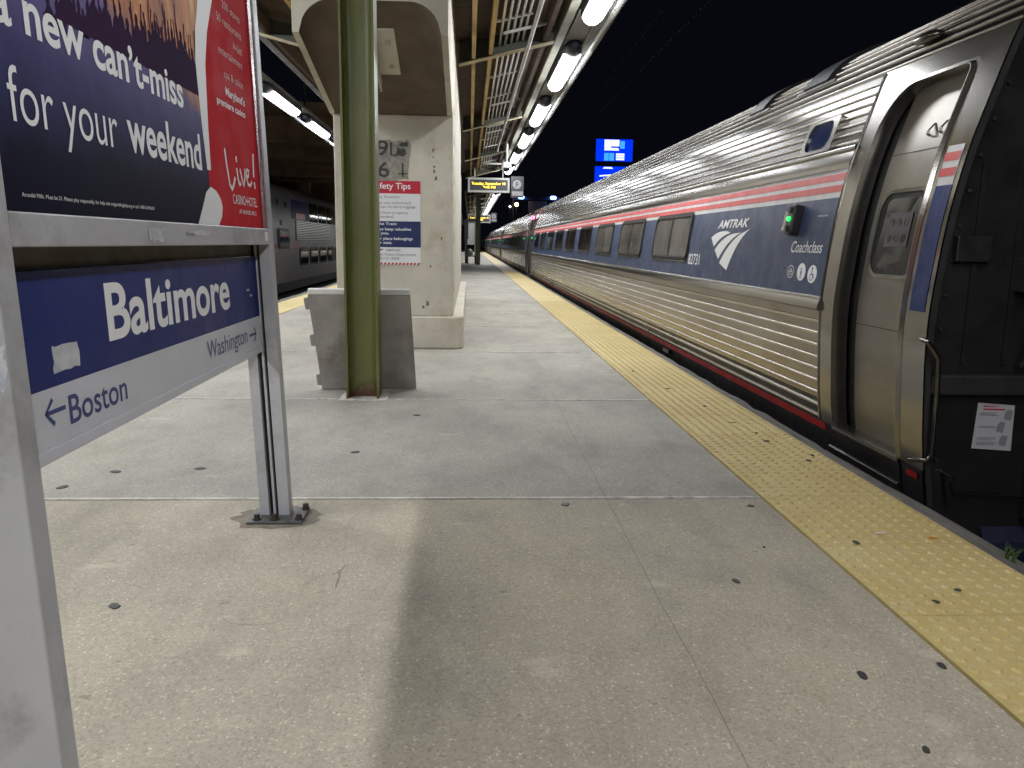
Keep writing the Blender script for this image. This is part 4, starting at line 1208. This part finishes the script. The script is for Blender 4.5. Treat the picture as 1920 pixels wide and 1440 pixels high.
# lamp rails
def rail(x, z, ya, yb, s, label):
    t = thing('lamp_rail', label, 'lamp rail', (x, (ya + yb) / 2, z))
    mb = MB()
    for k in range(3): mb.box(x + s * (.125 + .035 * k) - .013, x + s * (.125 + .035 * k) + .013, ya, yb, z + .05, z + .085)
    obj('channel', mb, M['race'], t)
    mb = MB(); mb.tube([(x + s * .275, ya, z + .075), (x + s * .275, yb, z + .075)], .055, 10)
    obj('gutter_pipe', mb, M['race'] if s > 0 else M['lampbody'], t, smooth=50)  # left pipe given a dark colour in place of dimmer light
    mb = MB(); mb.box(x - s * .13 if s > 0 else x - .20, x + .20 if s > 0 else x + .13, ya, yb, z + .10, z + .15)
    obj('tray', mb, M['race'], t)
    return t
RX, RZ = 1.425, 3.80
LX, LZ = -3.67, 3.83
rail(RX, RZ, -8, 30.4, 1, 'grey lamp rail along the right edge of the near canopy')
rail(RX, RZ, 41, 110, 1, 'grey lamp rail along the right edge of the far canopy')
lr = rail(LX, LZ, -8, 30.4, -1, 'grey lamp rail hung on rods along the left edge of the near canopy')
mb = MB()
yk = -6.2
while yk < 30: 
    mb.mark(); mb.tube([(LX, yk, LZ + .12), (LX, yk, LZ + .78)], .022, 6); mb.tube([(LX, yk, LZ + .76), (-3.0, yk, LZ + .55)], .03, 6); yk += 4.15
obj('hanger', mb, M['web'], lr)

def make_lamp(x, y, z):
    t = thing('canopy_lamp', 'x', 'lamp', (x, y, z), 'tube lamps along the platform canopies')
    L, r = 1.22, .112
    rows = []
    for yy_, rr in ((-L, .06), (-L + .03, .112), (-L + .10, r), (L - .22, r), (L - .08, r * .88), (L, r * .5)):
        rows.append([(x + rr * 1.12 * math.cos(math.radians(184 + 172 * k / 16)), y + yy_, z - .005 + rr * 1.0 * math.sin(math.radians(184 + 172 * k / 16))) for k in range(17)])
    mb = MB(); mb.grid(rows); mb.poly(rows[0]); mb.poly(rows[-1][::-1])
    obj('lens', mb, M['lens'], t, smooth=60)
    rows = []
    for yy_, rr in ((-L - .30, .04), (-L - .28, .08), (-L - .2, .112), (-L + .0, .124), (-L + .04, .122)):
        rows.append([(x + rr * math.cos(2 * math.pi * k / 18), y + yy_, z + .03 + rr * .95 * math.sin(2 * math.pi * k / 18)) for k in range(18)])
    mb = MB(); mb.grid(rows, True); mb.poly(rows[0][::-1])
    obj('end_cap', mb, M['lampcap'], t, smooth=50)
    mb = MB(); mb.box(x - .125, x + .125, y - L, y + L, z - .020, z + .098)
    obj('housing', mb, M['lampbody'], t)
    return t
proto = make_lamp(RX, 12.9, RZ)
spots = []
ords = ['first', 'second', 'third', 'fourth', 'fifth', 'sixth', 'seventh', 'eighth', 'ninth', 'tenth', 'eleventh', 'twelfth', 'thirteenth', 'fourteenth', 'fifteenth', 'sixteenth']
for k in (-5, -4, -3, -1, 0, 1, 2, 3, 4):    # one foreground lamp left out, the one before it dimmed for the floor shadow
    y = 12.9 + 4.16 * k
    lab = '%s bright tube lamp from the top in the right row of the near canopy' % ords[k + 1] if k >= -1 else 'tube lamp of the right canopy row above and behind the camera'
    spots.append((RX, y, RZ, lab))
for k in range(-6, 3):
    y = 16.5 + 3.65 * k
    lab = {0: 'upper of the two bright tube lamps seen left of the green column', 1: 'lower of the two bright tube lamps seen left of the green column', 2: 'left row tube lamp hidden behind the pier'}.get(k, 'tube lamp of the left canopy row behind the poster')
    spots.append((LX, y, LZ, lab))
for k in range(0, 14):
    y = 45.7 + 4.16 * k
    spots.append((RX, y, RZ, '%s small distant tube lamp in the row under the far canopy' % ords[k]))
for i, (x, y, z, lab) in enumerate(spots):
    c = proto if i == 0 else proto.copy()
    if i: COL.objects.link(c)
    c.location = (x, y, z); c['label'] = lab
    if i:
        for ch in list(proto.children):
            d = ch.copy(); COL.objects.link(d); d.parent = c
            if abs(y - .42) < .01 and x > 0 and ch.name.startswith('lens'):
                d.data = d.data.copy(); d.data.materials[0] = M['lens_dimmed']; c['label'] = 'dimmer tube lamp of the right canopy row just above the camera'

# conduits under the right half of the canopy
cr = thing('conduit_rack', 'bundle of parallel steel conduits on hangers under the right canopy', 'conduits', (.6, 12, 3.6))
for k in range(5):
    x = .38 + .075 * k; z = 3.70 + .019 * k
    mb = MB(); mb.tube([(x, -8, z), (x, 29, z)], .017, 6); obj('conduit', mb, M['pipe'], cr, smooth=50)
mb = MB(); mb.tube([(.735, -8, 3.625), (.735, 21.6, 3.625), (.735, 21.75, 3.60), (.735, 21.8, 3.55)], .026, 8); obj('main_conduit', mb, M['pipe'], cr, smooth=50)
for y in (2.2, 5.4, 8.6, 9.75, 10.25, 12.9, 14.7, 15.4, 18.2, 19.2, 20.5, 22.0, 24.6, 26.2, 28.4):
    mb = MB(); a, b = (.27, .72) if int(y * 10) % 2 else (.40, .98)
    mb.hexa([(a, y - .02, 3.655), (b, y - .02, 3.655 + .25 * (b - a)), (b, y + .02, 3.655 + .25 * (b - a)), (a, y + .02, 3.655)], [(a, y - .02, 3.685), (b, y - .02, 3.685 + .25 * (b - a)), (b, y + .02, 3.685 + .25 * (b - a)), (a, y + .02, 3.685)])
    obj('hanger_strut', mb, M['pipe'], cr)

# dome camera on its drop pipe
dc = thing('dome_camera', 'white dome security camera hanging on a pipe near the departure board', 'camera', (1.0, 21.8, 3.2))
mb = MB(); mb.tube([(.99, 22.0, 4.0), (.99, 22.0, 3.30)], .03, 8); obj('drop_pipe', mb, M['pipe'], dc, smooth=50)
mb = MB(); mb.tube([(.99, 22, 3.30), (.99, 22, 3.28), (.99, 22, 3.16), (.99, 22, 3.14)], [.05, .12, .13, .10], 14); obj('housing', mb, M['letter'], dc, smooth=50)
mb = MB(); mb.tube([(.99, 22, 3.14), (.99, 22, 3.09), (.99, 22, 3.04)], [.09, .08, .03], 12); obj('dome', mb, M['glass'], dc, smooth=60)

# departure boards
def departure(y, xa, xb, za, zb_, label, posts=True):
    t = thing('departure_board', label, 'display', ((xa + xb) / 2, y, za))
    fr = .065
    mb = MB()
    mb.box(xa, xb, y, y + .22, za, za + fr); mb.box(xa, xb, y, y + .22, zb_ - fr, zb_); mb.box(xa, xa + fr, y, y + .22, za + fr, zb_ - fr); mb.box(xb - fr, xb, y, y + .22, za + fr, zb_ - fr)
    obj('case', mb, M['housing'], t)
    mb = MB(); mb.box(xa + fr, xb - fr, y + .03, y + .2, za + fr, zb_ - fr); sc = obj('screen', mb, M['black'], t)
    g = lambda a, b: (a, y + .028, b)
    mb = MB()
    w = xb - xa; h = zb_ - za
    put_text(mb, 'Tuesday, September 10', xa + fr + .04 * w, xb - fr - .05 * w, za + h * .53, h * .16, g, bold=.02)
    put_text(mb, '9:45 PM', xa + w * .37, xa + w * .66, za + h * .28, h * .16, g, bold=.02)
    obj('lettering', mb, M['amber'], sc)
    for x in (xa + .22, xb - .22):
        mb = MB(); mb.tube([(x, y + .11, zb_), (x, y + .11, 3.9)], .022, 8); obj('hanger', mb, M['housing'], t)
    mb = MB(); mb.box(xa + .05, xb - .05, y + .08, y + .14, 3.70, 3.76); obj('hanger', mb, M['pipe'], t)
    return t
departure(26.9, -.055, 1.315, 2.80, 3.27, 'near departure board with amber date and time text under the canopy')
departure(60.0, -.10, 1.55, 2.62, 3.22, 'small distant departure board behind the far green column')
def fsign(y, x, z, r, label):
    t = thing('track_sign', label, 'sign', (x, y, z))
    mb = MB(); mb.box(x - .20, x + .22, y, y + .05, z - .42, z + .26); b = obj('plate', mb, M['black'], t)
    g = lambda a, c: (a, y - .003, c)
    mb = MB(); mb.poly(pmap(ellipse(x, z, r, r), g)); mb.poly(pmap([(x - .16, z - .36), (x + .2, z - .36), (x + .2, z - .22), (x - .16, z - .22)], g)); obj('disc', mb, M['dimgrey'], b)
    g2 = lambda a, c: (a, y - .006, c)
    mb = MB(); put_text(mb, 'F', x - .045, x + .05, z - .08, .16, g2, bold=.03); obj('lettering', mb, M['sblack'], b)
fsign(26.9, 1.56, 3.07, .14, 'round letter F track sign beside the near departure board')
fsign(60.0, 1.80, 3.10, .17, 'tiny round sign beside the distant departure board')

# far columns
for i, (x, y, lab) in enumerate(((.47, 43.5, 'dark green column beyond the pier, nearest one of the far canopy'), (.47, 56, 'slim far canopy column hidden behind the nearer green one'))):
    c = thing('steel_column', lab, 'column', (x, y, 0))
    obj('shaft', hcol(x, y, .12, .12, 0, 3.5, fr=.03), M['olive'], c)
# far information case and bench
kc = thing('information_case', 'pale lit information case in a dark frame at the far platform', 'notice case', (.1, 46, 0))
mb = MB(); mb.box(-.24, -.12, 45.9, 46.1, 0, 2.35); mb.box(.36, .44, 45.9, 46.1, 0, 2.35); mb.box(-.24, .44, 45.9, 46.1, 2.35, 2.47); obj('frame', mb, M['dark'], kc)
mb = MB(); mb.box(-.11, .35, 45.96, 46.04, 1.05, 2.34); obj('panel', mb, M['letter'], kc)
bn = thing('bench', 'dark bench with pale bags below the far information case', 'bench', (.1, 45, 0))
mb = MB(); mb.box(-.15, .40, 44.6, 45.2, .40, .46); obj('seat', mb, M['dark'], bn)
for y in (44.65, 45.15): 
    mb = MB(); mb.box(-.12, -.06, y - .03, y + .03, 0, .40); mb.box(.3, .36, y - .03, y + .03, 0, .40); obj('leg', mb, M['dark'], bn)
bg_ = MB(); bg_.tube([(.02, 44.9, .47), (.02, 44.9, .55), (.03, 44.9, .75), (.03, 44.9, .82)], [.14, .17, .15, .05], 10)
tag(obj('bag', bg_, M['board'], smooth=60, loc=(.02, 44.9, .47)), 'pale rounded bag standing on the far bench', 'bag')

# ================================================================== LEFT SIDE: COMMUTER TRAIN, BRIDGE
mc = thing('commuter_car', 'dim grey double-deck commuter train on the far left track', 'train car', (-9.2, 52, -1.2))
MX = -7.7
def mrow(pts, y): return [(x, y, z) for x, z in pts]
prof = [(MX - .05, -.62), (MX, -.4), (MX, 2.9), (MX - .06, 3.12), (MX - .22, 3.30), (MX - .6, 3.48), (MX - 1.5, 3.55), (MX - 3.0, 3.3), (MX - 3.0, -.62)]
mb = MB(); mb.grid([mrow(prof, 28), mrow(prof, 51), mrow(prof, 78)]); mb.poly(mrow(prof, 28))
obj('body', mb, M['marc'], mc, smooth=35)
mg = lambda o: (lambda y, z: (MX + o, y, z))
def mpanel(name, mat, y0, y1, z0, z1, r=.1, o=.02, parent=mc):
    mb = MB(); mb.prism(pmap(rrect(y0, y1, z0, z1, r, 4), mg(o)), (-.03, 0, 0)); return obj(name, mb, mat, parent)
mpanel('blue_panel', M['marcblue'], 35.6, 39.2, 2.08, 2.90, .04)
mpanel('orange_panel', M['marcorange'], 36.4, 38.4, 2.10, 2.34, .02, .034)
for k in range(10):
    w = mpanel('upper_window', M['glass'], 39.4 + 2.45 * k, 41.55 + 2.45 * k, 2.05, 2.92, .18, .03)
for k in range(12):
    w = mpanel('lower_window', M['rubber'], 37.0 + 2.42 * k, 39.0 + 2.42 * k, .02, .84, .22, .03)
    mpanel('pane', M['glass'], 37.15 + 2.42 * k, 38.85 + 2.42 * k, .10, .76, .16, .045, w)
gl = mpanel('louvre_grille', M['rubber'], 36.3, 45.0, 1.16, 2.04, .03, .012)
mb = MB()
for k in range(11): mb.box(MX + .012, MX + .05, 36.4, 44.9, 1.19 + .078 * k, 1.225 + .078 * k)
obj('louvre', mb, M['marcsilver'], gl)
w = mpanel('cab_window', M['rubber'], 32.9, 35.0, .80, 1.62, .2, .04); mpanel('pane', M['glass'], 33.1, 34.8, .88, 1.54, .15, .055, w)
mpanel('red_stripe', M['skirt_red'], 28.2, 37.0, .83, .98, .01, .011)
for y, z in ((32.9, 2.55), (34.3, 2.5), (33.4, 1.75)): mpanel('vent', M['rubber'], y, y + .35, z, z + .22, .03, .015)
mb = MB(); mb.box(MX - 2.8, MX - .1, 28.5, 77, -1.0, -.55); obj('undercarriage', mb, M['black'], mc)

br = thing('road_bridge', 'brown girders of a road bridge over the left tracks', 'bridge', (-14, 50, 5))
for k, (y, z) in enumerate(((38, 5.6), (43, 5.4), (48, 5.5), (53, 5.3), (60, 5.5))):
    mb = MB(); mb.box(-40, -4.6, y, y + .9, z, z + 1.1); mb.box(-40, -4.6, y - .25, y + 1.15, z - .1, z - .002); obj('girder', mb, M['girder'], br)
mb = MB(); mb.box(-60, -4.5, 36, 81.5, 6.72, 7.0); obj('deck', mb, M['girder'], br)
mb = MB(); mb.box(-60, -4.6, 80, 81, -1.24, 6.7); obj('abutment', mb, M['girder'], br)
mb = MB()
for x in (-5.2, -12.5, -20): mb.box(x - .4, x + .4, 62.2, 63.2, -1.2, 6.7)
obj('support', mb, M['girder'], br)

# ================================================================== FAR LIGHTS, BILLBOARD, WIRES
bb = thing('billboard', 'bright blue illuminated billboard tower above the train roof', 'billboard', (26.5, 150, -1.2))
mb = MB(); mb.box(23.2, 29.9, 150, 150.6, 16.35, 20.2); s1 = obj('upper_screen', mb, M['bbblue'], bb)
mb = MB(); mb.box(23.1, 29.5, 150, 150.6, 12.6, 15.35); s2 = obj('lower_screen', mb, M['bbblue'], bb)
g = lambda x, z: (x, 149.98, z)
mb = MB()
for r_ in ((24.65, 18.7, 25.9, 20.1), (25.95, 18.95, 27.4, 20.1)): mb.poly(pmap([(r_[0], r_[1]), (r_[2], r_[1]), (r_[2], r_[3]), (r_[0], r_[3])], g))
mb.poly(pmap([(24.65, 18.2), (27.4, 18.2), (27.2, 18.66), (24.7, 18.66)], g))
for z in (17.5, 17.1, 16.65): mb.poly(pmap([(26.85, z - .14), (28.4, z - .14), (28.4, z + .2), (26.85, z + .2)], g))
obj('white_print', mb, M['bbwhite'], s1)
mb = MB()
for r_ in ((24.65, 16.4, 25.5, 17.75), (25.6, 16.4, 26.5, 17.75), (27.55, 18.55, 28.4, 19.9)): mb.poly(pmap([(r_[0], r_[1]), (r_[2], r_[1]), (r_[2], r_[3]), (r_[0], r_[3])], g))
obj('cyan_print', mb, M['bbcyan'], s1)
mb = MB(); mb.poly(pmap([(24.5, 14.95), (26.4, 14.95), (26.1, 15.25), (24.7, 15.25)], g)); mb.poly(pmap([(23.9, 13.5), (26.1, 13.7), (26.1, 13.95), (23.9, 13.75)], g)); obj('white_print', mb, M['bbwhite'], s2)
mb = MB()
for x in (24, 29): mb.tube([(x, 150.7, -1.2), (x, 150.7, 20)], .25, 8)
obj('tower', mb, M['dark'], bb)

sg = thing('signal_gantry', 'dark gantry carrying two blue lamps and a grey plate over the far track', 'gantry', (10, 120, -1.2))
mb = MB(); mb.tube([(6.8, 120, 7.82), (13.2, 120, 7.9)], .10, 8); mb.tube([(6.4, 120.2, -1.2), (6.4, 120.2, 8)], .15, 8); mb.tube([(13.4, 120.2, -1.2), (13.4, 120.2, 8)], .15, 8); mb.tube([(6.4, 120.2, 7.6), (13.4, 120.2, 7.6)], .1, 8)
obj('frame', mb, M['dark'], sg)
for x in (7.59, 12.33):
    mb = MB(); mb.tube([(x - .42, 119.7, 7.85), (x - .25, 119.7, 7.85), (x + .25, 119.7, 7.85), (x + .42, 119.7, 7.85)], [.12, .24, .24, .12], 12); obj('blue_lamp', mb, M['bluelamp'], sg, smooth=60)
mb = MB(); mb.box(8.7, 11.4, 119.8, 119.95, 5.6, 7.3); obj('plate', mb, M['housing'], sg)
for x, z, mt, r, lab in ((6.89, 6.77, 'orangelamp', .26, 'orange street lamp glowing left of the gantry'), (5.92, 6.44, 'whitelamp', .13, 'tiny white street lamp farthest left in the dark sky')):
    t = thing('street_lamp', lab, 'lamp', (x, 119, -1.2))
    mb = MB(); mb.tube([(x, 119.4, -1.2), (x, 119.4, z + .3), (x, 119.0, z + .35)], .07, 8); obj('pole', mb, M['dark'], t)
    mb = MB(); mb.tube([(x, 119, z - r), (x, 119, z - r * .5), (x, 119, z + r * .5), (x, 119, z + r)], [r * .5, r, r, r * .5], 12); obj('lamp_head', mb, M[mt], t, smooth=60)

for pts, lab in ((((3.76, -10, 5.0), (3.76, 60, 4.9), (3.6, 130, 5.0)), 'lower overhead contact wire above the train'), (((3.76, -10, 6.3), (3.76, 30, 5.4), (3.76, 60, 6.2), (3.6, 130, 6.2)), 'upper sagging overhead wire above the train')):
    mb = MB(); mb.tube(pts, .008, 5); tag(obj('overhead_wire', mb, M['wire'], loc=pts[0]), lab, 'wire')

# ================================================================== LITTER AND WEED
def litter(name, x, y, ln, r, ang, mat, label, cat):
    z = .012 + r if x > 1.377 else r
    dx, dy = math.cos(ang) * ln / 2, math.sin(ang) * ln / 2
    mb = MB(); mb.tube([(x - dx, y - dy, z), (x, y, z), (x + dx, y + dy, z)], [r, r, r * .9], 8)
    tag(obj(name, mb, M[mat], smooth=50, loc=(x, y, z)), label, cat)
litter('cigarette_butt', 1.680, 3.004, .042, .005, .1, 'whitebutt', 'white crumpled cigarette butt on the yellow strip', 'litter')
litter('cigarette_butt', 1.873, 2.950, .036, .004, 0, 'orangebutt', 'orange cigarette filter on the yellow strip near the timber edge', 'litter')
litter('paper_scrap', 1.262, 3.40, .022, .003, .5, 'whitebutt', 'small white paper scrap beside a gum spot on the concrete', 'litter')
litter('twig', 1.745, 5.05, .05, .002, -.3, 'timber', 'thin dark twig on the yellow strip', 'litter')
mb = MB()
for k in range(16):
    a = random.uniform(0, 6.28); h = random.uniform(.03, .085); sx_, sy_ = math.cos(a), math.sin(a)
    b = Vector((2.088 + random.uniform(-.012, .012), 2.79 + random.uniform(-.035, .035), -.02))
    pts = [b, b + Vector((sx_ * h * .18, sy_ * h * .18, h * .6)), b + Vector((sx_ * h * .5, sy_ * h * .5, h))]
    mb.tube(pts, [.0028, .0022, .0005], 4)
tag(obj('weed', mb, M['grass'], smooth=60, loc=(2.088, 2.79, -.02)), 'tuft of green weed growing in the timber platform edge', 'weed')
